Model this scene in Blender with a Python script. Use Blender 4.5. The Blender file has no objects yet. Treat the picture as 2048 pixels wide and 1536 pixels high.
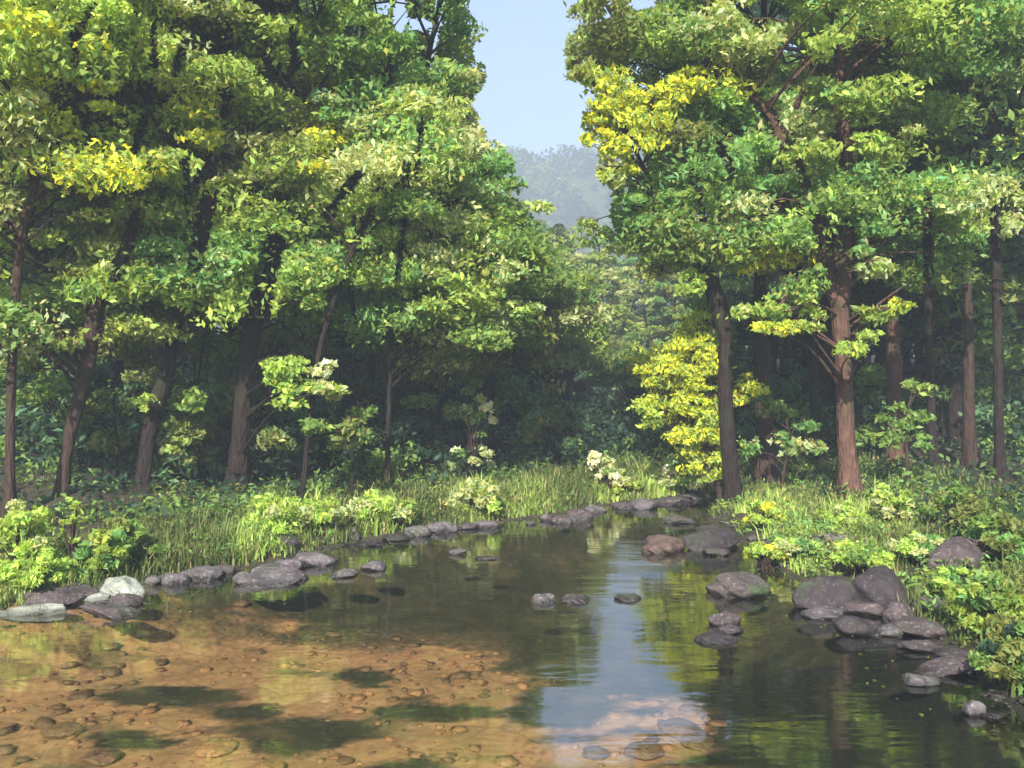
import bpy, math, random
import numpy as np

# ------------------------------------------------------------------ camera, light, exposure
SC = bpy.context.scene
COL = SC.collection
F = 1967.0          # focal length in pixels of a 2048 px wide frame
CH = 2.4            # eye height over the water
HY = 710.0          # row of the horizon
cam_d = bpy.data.cameras.new('camera'); cam = bpy.data.objects.new('camera', cam_d); COL.objects.link(cam)
cam.location = (0, 0, CH); cam.rotation_euler = (math.radians(90), 0, 0)
cam_d.sensor_width = 36; cam_d.lens = 36 * F / 2048; cam_d.shift_y = -(768 - HY) / 2048
cam_d.clip_end = 3000
SC.camera = cam

SUN_EL, SUN_AZ = 33.0, 191.0      # azimuth clockwise from +Y: behind the viewer's left shoulder
W = bpy.data.worlds.new('World'); SC.world = W; W.use_nodes = True
nt = W.node_tree; nt.nodes.clear()
sky = nt.nodes.new('ShaderNodeTexSky'); sky.sky_type = 'NISHITA'; sky.sun_disc = False
sky.sun_elevation = math.radians(SUN_EL); sky.sun_rotation = math.radians(SUN_AZ)
sky.air_density = 1.0; sky.dust_density = 1.2; sky.ozone_density = 3.2
bg = nt.nodes.new('ShaderNodeBackground'); bg.inputs[1].default_value = 0.105
wo = nt.nodes.new('ShaderNodeOutputWorld')
nt.links.new(sky.outputs[0], bg.inputs[0]); nt.links.new(bg.outputs[0], wo.inputs[0])

sd = bpy.data.lights.new('sun', 'SUN'); sun = bpy.data.objects.new('sun', sd); COL.objects.link(sun)
sd.energy = 5.0; sd.angle = math.radians(0.6); sd.color = (1.0, 0.95, 0.84)
sun.rotation_euler = (math.radians(90 - SUN_EL), 0, math.radians(180 - SUN_AZ))
sun.location = (-10, -10, 30)
SC.view_settings.view_transform = 'Standard'; SC.view_settings.look = 'None'
SC.view_settings.gamma = 1; SC.view_settings.use_curve_mapping = False
SC.view_settings.exposure = 1.25
SC.render.engine = 'CYCLES'
cy = SC.cycles
cy.max_bounces = 8; cy.diffuse_bounces = 5; cy.glossy_bounces = 3; cy.transmission_bounces = 4
cy.transparent_max_bounces = 8; cy.volume_bounces = 0; cy.caustics_reflective = False; cy.caustics_refractive = False
cy.use_denoising = True; cy.sample_clamp_indirect = 4
cy.use_adaptive_sampling = True; cy.adaptive_threshold = 0.015

HAZE = 0.0030
rs = np.random.RandomState(7)
random.seed(7)

def at(px, py, D):
    return np.array([(px - 1024) / F * D, D, CH - (py - HY) / F * D])
def proj(P):
    D = np.maximum(P[:, 1], 0.3)
    return 1024 + F * P[:, 0] / D, HY + F * (CH - P[:, 2]) / D
def gp(px, py):
    D = CH * F / (py - HY); return ((px - 1024) / F * D, D)

# ------------------------------------------------------------------ numeric helpers
TAB = np.random.RandomState(3).rand(256, 256)
def vnoise(x, y):
    x = np.asarray(x, float); y = np.asarray(y, float)
    xi = np.floor(x).astype(int); yi = np.floor(y).astype(int)
    fx = x - xi; fy = y - yi; fx = fx * fx * (3 - 2 * fx); fy = fy * fy * (3 - 2 * fy)
    a = TAB[xi & 255, yi & 255]; b = TAB[(xi + 1) & 255, yi & 255]
    c = TAB[xi & 255, (yi + 1) & 255]; d = TAB[(xi + 1) & 255, (yi + 1) & 255]
    return (a * (1 - fx) + b * fx) * (1 - fy) + (c * (1 - fx) + d * fx) * fy
def fbm(x, y, o=4):
    s = 0; a = 1; t = 0
    for i in range(o):
        s = s + a * vnoise(x * 2 ** i + 17.3 * i, y * 2 ** i + 5.1 * i); t += a; a *= .5
    return s / t
def sstep(a, b, x):
    t = np.clip((x - a) / (b - a), 0, 1); return t * t * (3 - 2 * t)

LEFT_SHORE = [(-300, 1240), (-80, 1232), (0, 1222), (150, 1200), (270, 1178), (400, 1152), (500, 1136), (600, 1110), (700, 1090), (800, 1068),
              (900, 1054), (1000, 1047), (1100, 1036), (1200, 1016), (1300, 1002), (1400, 990)]
RIGHT_SHORE = [(1440, 997), (1440, 1015), (1420, 1034), (1440, 1052), (1490, 1070), (1500, 1092), (1520, 1118), (1565, 1140), (1640, 1175), (1700, 1205),
               (1800, 1235), (1890, 1270), (1950, 1320), (1990, 1375), (2030, 1430), (2110, 1490), (2300, 1600)]
RIVER = [gp(*p) for p in LEFT_SHORE] + [gp(*p) for p in RIGHT_SHORE] + [(7.2, 0), (8.5, -8), (9, -18), (-11, -18), (-9.5, -6), (-8.5, 2), (-7.2, 6)]
RA = np.array(RIVER)
def river_sd(x, y):
    """distance to the shore, negative in the water"""
    x = np.asarray(x, float).ravel(); y = np.asarray(y, float).ravel()
    best = np.full(x.shape, 1e9); ins = np.zeros(x.shape, bool)
    n = len(RA)
    for i in range(n):
        x1, y1 = RA[i]; x2, y2 = RA[(i + 1) % n]
        dx, dy = x2 - x1, y2 - y1
        t = np.clip(((x - x1) * dx + (y - y1) * dy) / (dx * dx + dy * dy + 1e-12), 0, 1)
        best = np.minimum(best, np.hypot(x - x1 - t * dx, y - y1 - t * dy))
        cr = ((y1 > y) != (y2 > y))
        xx = x1 + (y - y1) / (dy if abs(dy) > 1e-9 else 1e-9) * dx
        ins ^= cr & (x < xx)
    return np.where(ins, -best, best)

# shallow (sandy) stretches of the bed, from their place in the frame: px, py, rx, ry
SAND = [(330, 1500, 600, 140), (640, 1420, 330, 80), (200, 1390, 280, 60), (60, 1330, 170, 75), (650, 1275, 170, 42), (500, 1215, 230, 34), (380, 1235, 150, 26), (870, 1240, 130, 26),
        (780, 1480, 130, 70), (1290, 1390, 190, 80), (1330, 1450, 130, 45), (1360, 1330, 90, 40), (860, 1205, 80, 18), (440, 1360, 110, 35), (330, 1320, 120, 30),
        (1080, 1400, 140, 46), (1000, 1345, 130, 34), (600, 1215, 260, 30), (1060, 1440, 100, 40), (120, 1280, 150, 32), (960, 1285, 120, 24), (900, 1340, 150, 30), (740, 1350, 100, 22)]
POOL_AND_SHADE = [(1790, 1430, 380, 200), (1560, 1330, 150, 110), (1250, 1200, 170, 60), (1270, 1535, 230, 66), (1120, 1290, 90, 30), (130, 1440, 130, 42), (620, 1330, 160, 20), (330, 1275, 140, 14), (820, 1400, 90, 24), (560, 1345, 90, 26), (720, 1240, 70, 14), (250, 1345, 90, 18), (480, 1300, 80, 12), (860, 1300, 110, 16), (1000, 1470, 70, 50)]  # dark silt and pool bed, with tree reflections and shade painted as bed colour
def sand_mask(x, y, want_dark=False):
    D = np.maximum(y, 2.0); px = 1024 + F * x / D; py = HY + F * CH / D
    m = np.zeros(x.shape); k = np.zeros(x.shape)
    wob = (fbm(x * .9, y * 2.0) - .5) * 2.2 + (fbm(x * 2.0, y * 5, 3) - .5) * 1.9
    for a, b, rx, ry in SAND:
        q = np.sqrt(((px - a) / rx) ** 2 + ((py - b) / ry) ** 2) + wob
        m = np.maximum(m, sstep(1.45, .45, q))
    for a, b, rx, ry in POOL_AND_SHADE:
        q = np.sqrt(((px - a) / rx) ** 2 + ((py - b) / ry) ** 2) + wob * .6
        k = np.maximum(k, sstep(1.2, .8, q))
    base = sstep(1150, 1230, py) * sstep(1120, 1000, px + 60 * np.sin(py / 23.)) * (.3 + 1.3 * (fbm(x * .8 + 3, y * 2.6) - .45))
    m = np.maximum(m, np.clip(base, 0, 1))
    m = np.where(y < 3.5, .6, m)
    if want_dark: return k * (x > 1.2)
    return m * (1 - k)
def height(x, y):
    x = np.asarray(x, float); y = np.asarray(y, float); sh = x.shape
    x = x.ravel(); y = y.ravel()
    d = river_sd(x, y) + (fbm(x * 1.1, y * 1.1) - .5) * .5
    land = .16 * (1 - np.exp(-np.maximum(d, 0) / .35)) + .055 * np.minimum(np.maximum(d, 0), 9) + .02 * np.maximum(d - 9, 0)
    land = land + (fbm(x * .5, y * .5) - .5) * .35 * sstep(.4, 4, d) + (fbm(x * 3, y * 3) - .5) * .08 * sstep(.0, .6, d)
    far = np.hypot(x, y)
    land = land * (1 - sstep(90, 160, far)) + 1.8 * sstep(90, 160, far)
    bed = -.12 - .38 * sstep(0, 1.4, -d)
    bed = bed + (fbm(x * 1.5, y * 1.5, 2) - .5) * .03
    z = np.where(d > 0, land, -.13 * sstep(0, .25, -d) + (bed + .12) * sstep(.1, .6, -d))
    return z.reshape(sh)
def h1(x, y): return float(height(np.array([x]), np.array([y]))[0])
def ground_at(px, py):
    """first point of the ground or water seen at this pixel"""
    Ds = np.linspace(4, 45, 1200)
    x = (px - 1024) / F * Ds; z = CH - (py - HY) / F * Ds
    g = np.maximum(height(x, Ds), 0)
    i = np.argmax(z <= g) if (z <= g).any() else len(Ds) - 1
    return float(x[i]), float(Ds[i]), float(g[i])

def mesh_np(name, V, Fc, smooth=False, col=None, extra=None):
    me = bpy.data.meshes.new(name)
    V = np.asarray(V, np.float32); Fc = np.asarray(Fc, np.int32)
    n, k = Fc.shape
    me.vertices.add(len(V)); me.vertices.foreach_set('co', V.ravel())
    me.loops.add(n * k); me.loops.foreach_set('vertex_index', Fc.ravel())
    me.polygons.add(n); me.polygons.foreach_set('loop_start', np.arange(0, n * k, k, dtype=np.int32))
    me.polygons.foreach_set('loop_total', np.full(n, k, np.int32))
    if smooth: me.polygons.foreach_set('use_smooth', np.ones(n, bool))
    if col is not None:
        a = me.color_attributes.new('Col', 'FLOAT_COLOR', 'POINT')
        a.data.foreach_set('color', np.c_[col, np.ones(len(col))].astype(np.float32).ravel())
    if extra:
        for kx, v in extra.items():
            a = me.attributes.new(kx, 'FLOAT', 'POINT'); a.data.foreach_set('value', np.asarray(v, np.float32))
    me.update(calc_edges=True)
    return me
def link(name, me, mat=None, parent=None, loc=None):
    o = bpy.data.objects.new(name, me); COL.objects.link(o)
    if mat and me and not me.materials: me.materials.append(mat)
    if parent: o.parent = parent
    if loc is not None: o.location = loc
    return o
def tag(o, label=None, cat=None, group=None, kind=None):
    if label: o['label'] = label
    if cat: o['category'] = cat
    if group: o['group'] = group
    if kind: o['kind'] = kind
    return o
def thing(name, label, cat, loc, group=None):
    o = link(name, None, loc=loc); return tag(o, label, cat, group)

# ------------------------------------------------------------------ materials
def new_mat(name):
    m = bpy.data.materials.new(name); m.use_nodes = True; t = m.node_tree; t.nodes.clear()
    out = t.nodes.new('ShaderNodeOutputMaterial')
    return m, t, out
def N(t, kind, **kw):
    n = t.nodes.new(kind)
    for k, v in kw.items():
        if k.startswith('i_'):
            n.inputs[k[2:].replace('_', ' ')].default_value = v
        else: setattr(n, k, v)
    return n
def mixc(t, fac, a, b, mode='MIX'):
    n = t.nodes.new('ShaderNodeMix'); n.data_type = 'RGBA'; n.blend_type = mode
    for s, v in ((n.inputs[0], fac), (n.inputs[6], a), (n.inputs[7], b)):
        if isinstance(v, bpy.types.NodeSocket): t.links.new(v, s)
        elif isinstance(v, (int, float)): s.default_value = v
        else: s.default_value = (*v, 1)
    return n.outputs[2]
def ramp(t, src, pts):
    n = t.nodes.new('ShaderNodeValToRGB'); t.links.new(src, n.inputs[0])
    el = n.color_ramp.elements
    while len(el) < len(pts): el.new(.5)
    for e, (p, c) in zip(el, pts):
        e.position = p; e.color = (*c, 1) if len(c) == 3 else c
    return n.outputs[0]
def noise(t, scale, detail=4, vec=None, rough=.55, dist=0):
    n = N(t, 'ShaderNodeTexNoise'); n.inputs['Scale'].default_value = scale; n.inputs['Detail'].default_value = detail
    n.inputs['Roughness'].default_value = rough; n.inputs['Distortion'].default_value = dist
    if vec: t.links.new(vec, n.inputs['Vector'])
    return n.outputs[0]
def geo_pos(t): return N(t, 'ShaderNodeNewGeometry').outputs['Position']
def principled(t, out, color, rough, bump=None, bs=.4, bd=.02, spec=.3):
    p = N(t, 'ShaderNodeBsdfPrincipled')
    if isinstance(color, bpy.types.NodeSocket): t.links.new(color, p.inputs['Base Color'])
    else: p.inputs['Base Color'].default_value = (*color, 1)
    if isinstance(rough, bpy.types.NodeSocket): t.links.new(rough, p.inputs['Roughness'])
    else: p.inputs['Roughness'].default_value = rough
    p.inputs['Specular IOR Level'].default_value = spec
    if bump is not None:
        b = N(t, 'ShaderNodeBump'); b.inputs['Strength'].default_value = bs; b.inputs['Distance'].default_value = bd
        t.links.new(bump, b.inputs['Height']); t.links.new(b.outputs[0], p.inputs['Normal'])
    if out: t.links.new(p.outputs[0], out.inputs[0])
    return p

def leaf_material(name, trans=.48, gloss=.25):
    m, t, out = new_mat(name)
    a = N(t, 'ShaderNodeVertexColor', layer_name='Col')
    p = principled(t, None, a.outputs[0], .5, spec=gloss)
    tr = N(t, 'ShaderNodeBsdfTranslucent')
    c = mixc(t, 1.0, a.outputs[0], (1.5, 1.45, .7), 'MULTIPLY'); t.links.new(c, tr.inputs[0])
    mx = N(t, 'ShaderNodeMixShader'); mx.inputs[0].default_value = trans
    t.links.new(p.outputs[0], mx.inputs[1]); t.links.new(tr.outputs[0], mx.inputs[2]); t.links.new(mx.outputs[0], out.inputs[0])
    return m
M_LEAF = leaf_material('leaf')
M_GRASS = leaf_material('grass_blade', .3, .2)

def bark_material(name, dark, light):
    m, t, out = new_mat(name)
    tc = N(t, 'ShaderNodeTexCoord').outputs['Object']
    mp = N(t, 'ShaderNodeMapping'); mp.inputs['Scale'].default_value = (1, 1, .26); t.links.new(tc, mp.inputs[0])
    n1 = noise(t, 22, 6, mp.outputs[0], .65, .6); n2 = noise(t, 1.7, 3, tc)
    v = N(t, 'ShaderNodeTexVoronoi'); v.inputs['Scale'].default_value = 26; t.links.new(mp.outputs[0], v.inputs[0])
    c = ramp(t, n1, [(.3, dark), (.7, light)])
    c = mixc(t, ramp(t, n2, [(.5, (0, 0, 0)), (.68, (.6, .6, .6))]), c, (.03, .04, .018))
    h = N(t, 'ShaderNodeMath', operation='ADD'); t.links.new(n1, h.inputs[0]); t.links.new(v.outputs[0], h.inputs[1])
    principled(t, out, c, .85, h.outputs[0], .8, .03, .15)
    return m
M_BARK = {'dark': bark_material('bark_dark', (.009, .006, .0058), (.032, .021, .019)),
          'brown': bark_material('bark_brown', (.02, .012, .01), (.07, .042, .034)),
          'red': bark_material('bark_reddish', (.045, .024, .019), (.15, .08, .06))}

def rock_material(name, a, b, moss=.3, pale=.2, wetk=.42):
    m, t, out = new_mat(name)
    tc = N(t, 'ShaderNodeTexCoord').outputs['Object']; pos = geo_pos(t)
    n1 = noise(t, 5, 7, pos, .65); n2 = noise(t, 1.9, 4, pos); n3 = noise(t, 28, 4, pos)
    c = ramp(t, n1, [(.3, a), (.7, b)])
    c = mixc(t, ramp(t, n3, [(.56, (0, 0, 0)), (.7, (pale, pale, pale))]), c, (.42, .39, .38))
    g = N(t, 'ShaderNodeNewGeometry'); sx = N(t, 'ShaderNodeSeparateXYZ'); t.links.new(g.outputs['Normal'], sx.inputs[0])
    mm = N(t, 'ShaderNodeMath', operation='MULTIPLY'); t.links.new(ramp(t, n2, [(.52, (0, 0, 0)), (.62, (1, 1, 1))]), mm.inputs[0]); mm.inputs[1].default_value = moss
    c = mixc(t, mm.outputs[0], c, (.045, .075, .025))
    vk = N(t, 'ShaderNodeTexVoronoi', feature='DISTANCE_TO_EDGE'); vk.inputs['Scale'].default_value = 3.2; dk = mixc(t, .3, pos, (0, 0, 0)); nk = N(t, 'ShaderNodeTexNoise'); nk.inputs['Scale'].default_value = 4; t.links.new(pos, nk.inputs[0])
    va = N(t, 'ShaderNodeVectorMath', operation='ADD'); t.links.new(pos, va.inputs[0]); t.links.new(nk.outputs[1], va.inputs[1]); t.links.new(va.outputs[0], vk.inputs[0])
    c = mixc(t, ramp(t, vk.outputs[0], [(.0, (.75, .75, .75)), (.025, (0, 0, 0))]), c, (.02, .016, .016))
    # wet band just over the water
    sp = N(t, 'ShaderNodeSeparateXYZ'); t.links.new(pos, sp.inputs[0])
    ad = N(t, 'ShaderNodeMath', operation='MULTIPLY_ADD'); t.links.new(n1, ad.inputs[0]); ad.inputs[1].default_value = -.05; t.links.new(sp.outputs[2], ad.inputs[2])
    mr = N(t, 'ShaderNodeMapRange'); mr.inputs[1].default_value = -.005; mr.inputs[2].default_value = .035; t.links.new(ad.outputs[0], mr.inputs[0])
    wet = mixc(t, 1.0, c, (wetk, wetk, wetk), 'MULTIPLY')
    c = mixc(t, mr.outputs[0], wet, c)
    r = N(t, 'ShaderNodeMapRange'); r.inputs[3].default_value = .25; r.inputs[4].default_value = .85; t.links.new(mr.outputs[0], r.inputs[0])
    principled(t, out, c, r.outputs[0], n1, .9, .07, .35)
    return m
M_ROCK = {'grey': rock_material('rock_grey', (0.0444, 0.0355, 0.0414), (0.1480, 0.1258, 0.1295), .25, .45),
          'pale': rock_material('rock_pale', (.13, .14, .12), (.36, .38, .32), .3, .5),
          'brown': rock_material('rock_brown', (0.0333, 0.0244, 0.0266), (0.0962, 0.0710, 0.0740), .3, .3),
          'red': rock_material('rock_reddish', (0.0518, 0.0296, 0.0259), (0.1332, 0.0814, 0.0703), .2, .15),
          'dark': rock_material('rock_dark', (0.0163, 0.0126, 0.0148), (0.0518, 0.0385, 0.0429), .45, .12),
          'mossy': rock_material('rock_mossy', (0.0370, 0.0333, 0.0259), (0.0962, 0.0740, 0.0740), .95, .2),
          'sand': rock_material('stone_ochre', (.3, .16, .07), (.5, .29, .13), .25, .1, .85),
          'sunk': rock_material('stone_umber', (.13, .08, .045), (.28, .17, .09), .3, .1, .85)}

def ground_material():
    m, t, out = new_mat('ground'); pos = geo_pos(t)
    sp = N(t, 'ShaderNodeSeparateXYZ'); t.links.new(pos, sp.inputs[0])
    a = N(t, 'ShaderNodeAttribute', attribute_name='sand')
    n1 = noise(t, 2.2, 6, pos, .6); n2 = noise(t, 14, 5, pos, .6); n3 = noise(t, .8, 3, pos)
    land = ramp(t, n1, [(.3, (.022, .02, .016)), (.55, (.05, .042, .03)), (.75, (.04, .055, .02))])
    land = mixc(t, ramp(t, n2, [(.55, (0, 0, 0)), (.65, (.6, .6, .6))]), land, (.1, .07, .04))
    sand = ramp(t, n2, [(.25, (.25, .145, .07)), (.5, (.43, .255, .12)), (.8, (.55, .355, .185))])
    sand = mixc(t, ramp(t, n1, [(.4, (0, 0, 0)), (.62, (.55, .55, .55))]), sand, (.2, .12, .06))
    v = N(t, 'ShaderNodeTexVoronoi', feature='DISTANCE_TO_EDGE'); v.inputs['Scale'].default_value = 2.6; v.inputs['Randomness'].default_value = 1
    dn = N(t, 'ShaderNodeMixRGB'); dn.inputs[0].default_value = .16
    nn = N(t, 'ShaderNodeTexNoise'); nn.inputs['Scale'].default_value = 2.5; t.links.new(pos, nn.inputs[0])
    t.links.new(pos, dn.inputs[1]); t.links.new(nn.outputs[1], dn.inputs[2]); t.links.new(dn.outputs[0], v.inputs[0])
    sand = mixc(t, ramp(t, v.outputs[0], [(.0, (.5, .5, .5)), (.06, (0, 0, 0))]), sand, (.17, .1, .055))
    silt_shade = ramp(t, n1, [(.3, (.018, .024, .012)), (.55, (.045, .045, .022)), (.75, (.11, .085, .045))])  # dark silt tone that also paints tree reflections and shade on the bed
    vc = N(t, 'ShaderNodeTexVoronoi'); vc.inputs['Scale'].default_value = 9; t.links.new(dn.outputs[0], vc.inputs[0])
    sand = mixc(t, ramp(t, noise(t, 1.3, 2, pos), [(.45, (0, 0, 0)), (.6, (.7, .7, .7))]), sand, mixc(t, .12, sand, vc.outputs[1], 'OVERLAY'))
    thr = N(t, 'ShaderNodeMath', operation='MULTIPLY_ADD'); t.links.new(n2, thr.inputs[0]); thr.inputs[1].default_value = .7; t.links.new(a.outputs['Fac'], thr.inputs[2])
    bed = mixc(t, ramp(t, thr.outputs[0], [(.38, (0, 0, 0)), (1.0, (1, 1, 1))]), silt_shade, sand)
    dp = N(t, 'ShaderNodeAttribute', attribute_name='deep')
    bed = mixc(t, dp.outputs['Fac'], bed, (.012, .016, .009))  # dark reflecting pool on the right painted into the bed colour
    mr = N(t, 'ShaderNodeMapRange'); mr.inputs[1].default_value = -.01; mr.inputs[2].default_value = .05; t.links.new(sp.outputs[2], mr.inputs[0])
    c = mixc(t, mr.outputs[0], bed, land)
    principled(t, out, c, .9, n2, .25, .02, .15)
    return m
M_GROUND = ground_material()

def water_material():
    m, t, out = new_mat('water'); pos = geo_pos(t)
    mp = N(t, 'ShaderNodeMapping'); mp.inputs['Scale'].default_value = (.75, 2.0, 1); t.links.new(pos, mp.inputs[0])
    a = noise(t, 1.1, 3, mp.outputs[0], .5, .4); b = noise(t, 6, 3, mp.outputs[0], .5, .3)
    h = N(t, 'ShaderNodeMath', operation='MULTIPLY_ADD'); t.links.new(b, h.inputs[0]); h.inputs[1].default_value = .16; t.links.new(a, h.inputs[2])
    bp = N(t, 'ShaderNodeBump'); bp.inputs['Strength'].default_value = .3; bp.inputs['Distance'].default_value = .022; t.links.new(h.outputs[0], bp.inputs['Height'])
    fr = N(t, 'ShaderNodeFresnel'); ng = N(t, 'ShaderNodeNewGeometry'); ri = N(t, 'ShaderNodeMapRange'); ri.inputs[3].default_value = 2.7; ri.inputs[4].default_value = 1 / 2.7; t.links.new(ng.outputs['Backfacing'], ri.inputs[0]); t.links.new(ri.outputs[0], fr.inputs[0]); t.links.new(bp.outputs[0], fr.inputs['Normal'])
    gl = N(t, 'ShaderNodeBsdfGlossy'); gl.inputs['Roughness'].default_value = .045; gl.inputs[0].default_value = (.95, .97, 1, 1)
    t.links.new(bp.outputs[0], gl.inputs['Normal'])
    tr = N(t, 'ShaderNodeBsdfTransparent'); tr.inputs[0].default_value = (.93, .9, .8, 1)
    mx = N(t, 'ShaderNodeMixShader'); t.links.new(fr.outputs[0], mx.inputs[0]); t.links.new(tr.outputs[0], mx.inputs[1]); t.links.new(gl.outputs[0], mx.inputs[2])
    t.links.new(mx.outputs[0], out.inputs[0])
    return m
M_WATER = water_material()

# ------------------------------------------------------------------ ground, water, far hill
def axis(segs):
    r = []
    for a, b, s in segs: r += list(np.arange(a, b, s))
    return np.array(r)
gx = axis([(-700, -150, 50), (-150, -40, 8), (-40, -12, 1.2), (-12, -6, .3), (-6, 8, .1), (8, 14, .3), (14, 40, 1.2), (40, 150, 8), (150, 751, 50)])
gy = axis([(-300, -60, 40), (-60, -18, 4), (-18, 3.5, .6), (3.5, 13, .1), (13, 22, .16), (22, 45, .8), (45, 160, 6), (160, 901, 50)])
X, Y = np.meshgrid(gx, gy, indexing='ij'); Z = height(X, Y)
nx, ny = X.shape
idx = np.arange(nx * ny).reshape(nx, ny)
Fq = np.stack([idx[:-1, :-1], idx[1:, :-1], idx[1:, 1:], idx[:-1, 1:]], -1).reshape(-1, 4)
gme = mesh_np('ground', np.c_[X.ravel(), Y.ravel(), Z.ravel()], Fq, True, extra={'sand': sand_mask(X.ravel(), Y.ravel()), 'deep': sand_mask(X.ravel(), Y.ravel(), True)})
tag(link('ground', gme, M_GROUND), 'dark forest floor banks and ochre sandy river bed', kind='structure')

wx = np.linspace(-16, 14, 2); wy = np.linspace(-19, 19, 2)
wv = [(x, y, 0) for x in wx for y in wy]
tag(link('water', mesh_np('water', wv, [[0, 2, 3, 1]]), M_WATER), 'calm shallow river water mirroring trees and sky', kind='structure')

# the far wooded ridge
def ridge(x, y):
    t = sstep(230, 352, y)
    crest = 64 + 5 * np.sin(x / 60 + .6) + 14 * (fbm(x / 70, y * 0 + 3) - .5)
    return 1.2 + t * crest * (1 - .35 * sstep(360, 480, y))
rx = np.linspace(-330, 400, 100); ry = np.linspace(225, 480, 40)
RX, RY = np.meshgrid(rx, ry, indexing='ij'); RZ = ridge(RX, RY)
i2 = np.arange(RX.size).reshape(RX.shape)
rf = np.stack([i2[:-1, :-1], i2[1:, :-1], i2[1:, 1:], i2[:-1, 1:]], -1).reshape(-1, 4)
mh, th, oh = new_mat('hill'); ph = geo_pos(th)
principled(th, oh, ramp(th, noise(th, .08, 5, ph), [(.3, (.03, .05, .02)), (.7, (.06, .1, .035))]), .9)
tag(link('hill', mesh_np('hill', np.c_[RX.ravel(), RY.ravel(), RZ.ravel()], rf, True), mh), 'blue hazy wooded ridge closing the valley', kind='structure')

# ------------------------------------------------------------------ foliage
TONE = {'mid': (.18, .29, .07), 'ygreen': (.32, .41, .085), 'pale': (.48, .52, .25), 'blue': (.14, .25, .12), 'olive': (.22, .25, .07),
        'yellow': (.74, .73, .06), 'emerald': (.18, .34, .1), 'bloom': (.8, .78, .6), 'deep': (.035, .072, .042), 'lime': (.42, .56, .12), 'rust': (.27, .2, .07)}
def norm(v): return v / (np.linalg.norm(v, axis=-1, keepdims=True) + 1e-9)
def leaves(C, size, col, up=.55, rnd=rs):
    """C (n,3) centres, size (n,), col (n,3) -> verts, faces, colours: pointed folded leaves"""
    n = len(C)
    nn = norm(rnd.normal(size=(n, 3)) * .75 + np.array([0, 0, up]))
    t = norm(np.cross(nn, rnd.normal(size=(n, 3)))); b = np.cross(nn, t)
    L = size[:, None]; Wd = L * (.36 + .14 * rnd.rand(n, 1))
    V = np.stack([C - t * L, C + b * Wd + nn * L * .14 - t * L * .1, C + t * L, C - b * Wd + nn * L * .14 - t * L * .1], 1).reshape(-1, 3)
    Fc = np.arange(4 * n).reshape(n, 4)
    return V, Fc, np.repeat(col, 4, 0)
def clump_points(c, r, n, flat=.38, rnd=rs):
    u = norm(rnd.normal(size=(n, 3))) * (rnd.rand(n, 1) ** .45)
    # ragged, lobed outline
    k = 4; lob = norm(rnd.normal(size=(k, 3)))
    s = .62 + .5 * np.max(np.clip(norm(u) @ lob.T, 0, 1) ** 3, 1, keepdims=True)
    p = u * s * r
    p[:, 2] *= flat
    p[:, 2] -= .12 * r * (np.hypot(p[:, 0], p[:, 1]) / r) ** 2
    return c + p
def tone_cols(tone, n, rnd=rs, var=.16):
    base = np.array(TONE[tone]); k = 1 + var * rnd.normal(size=(n, 1))
    hue = rnd.normal(size=(n, 1)) * .1
    c = base * np.clip(k, .5, 1.6); c = c * np.concatenate([1 + hue, np.ones((n, 1)), 1 - hue], 1)
    return np.clip(c, .004, .85)

GAP = [(935, -900), (935, 0), (962, 60), (955, 110), (968, 180), (938, 208), (960, 250), (1002, 290), (1030, 340), (1085, 385), (1150, 410), (1205, 455), (1232, 470),
       (1228, 420), (1212, 370), (1200, 330), (1182, 300), (1152, 290), (1168, 250), (1152, 205), (1192, 175), (1115, 152), (1142, 100), (1128, 50), (1165, 0), (1165, -900)]
HOLES = [(712, 62, 30, 14), (800, 30, 16, 40), (760, 12, 22, 18), (842, 48, 22, 14), (618, 8, 26, 24), (1530, 18, 34, 24), (1582, 108, 26, 26), (1285, 8, 30, 14), (1562, 30, 26, 20)]
def in_poly(px, py, poly):
    ins = np.zeros(px.shape, bool); n = len(poly)
    for i in range(n):
        x1, y1 = poly[i]; x2, y2 = poly[(i + 1) % n]
        if y1 == y2: continue
        ins ^= ((y1 > py) != (y2 > py)) & (px < x1 + (py - y1) / (y2 - y1) * (x2 - x1))
    return ins
def open_sky(P):
    px, py = proj(P); m = in_poly(px + 9 * np.sin(py / 13.) + 5 * np.sin(px / 5), py, GAP)
    for a, b, rx, ry in HOLES: m |= ((px - a) / rx) ** 2 + ((py - b) / ry) ** 2 < 1
    return m

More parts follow.
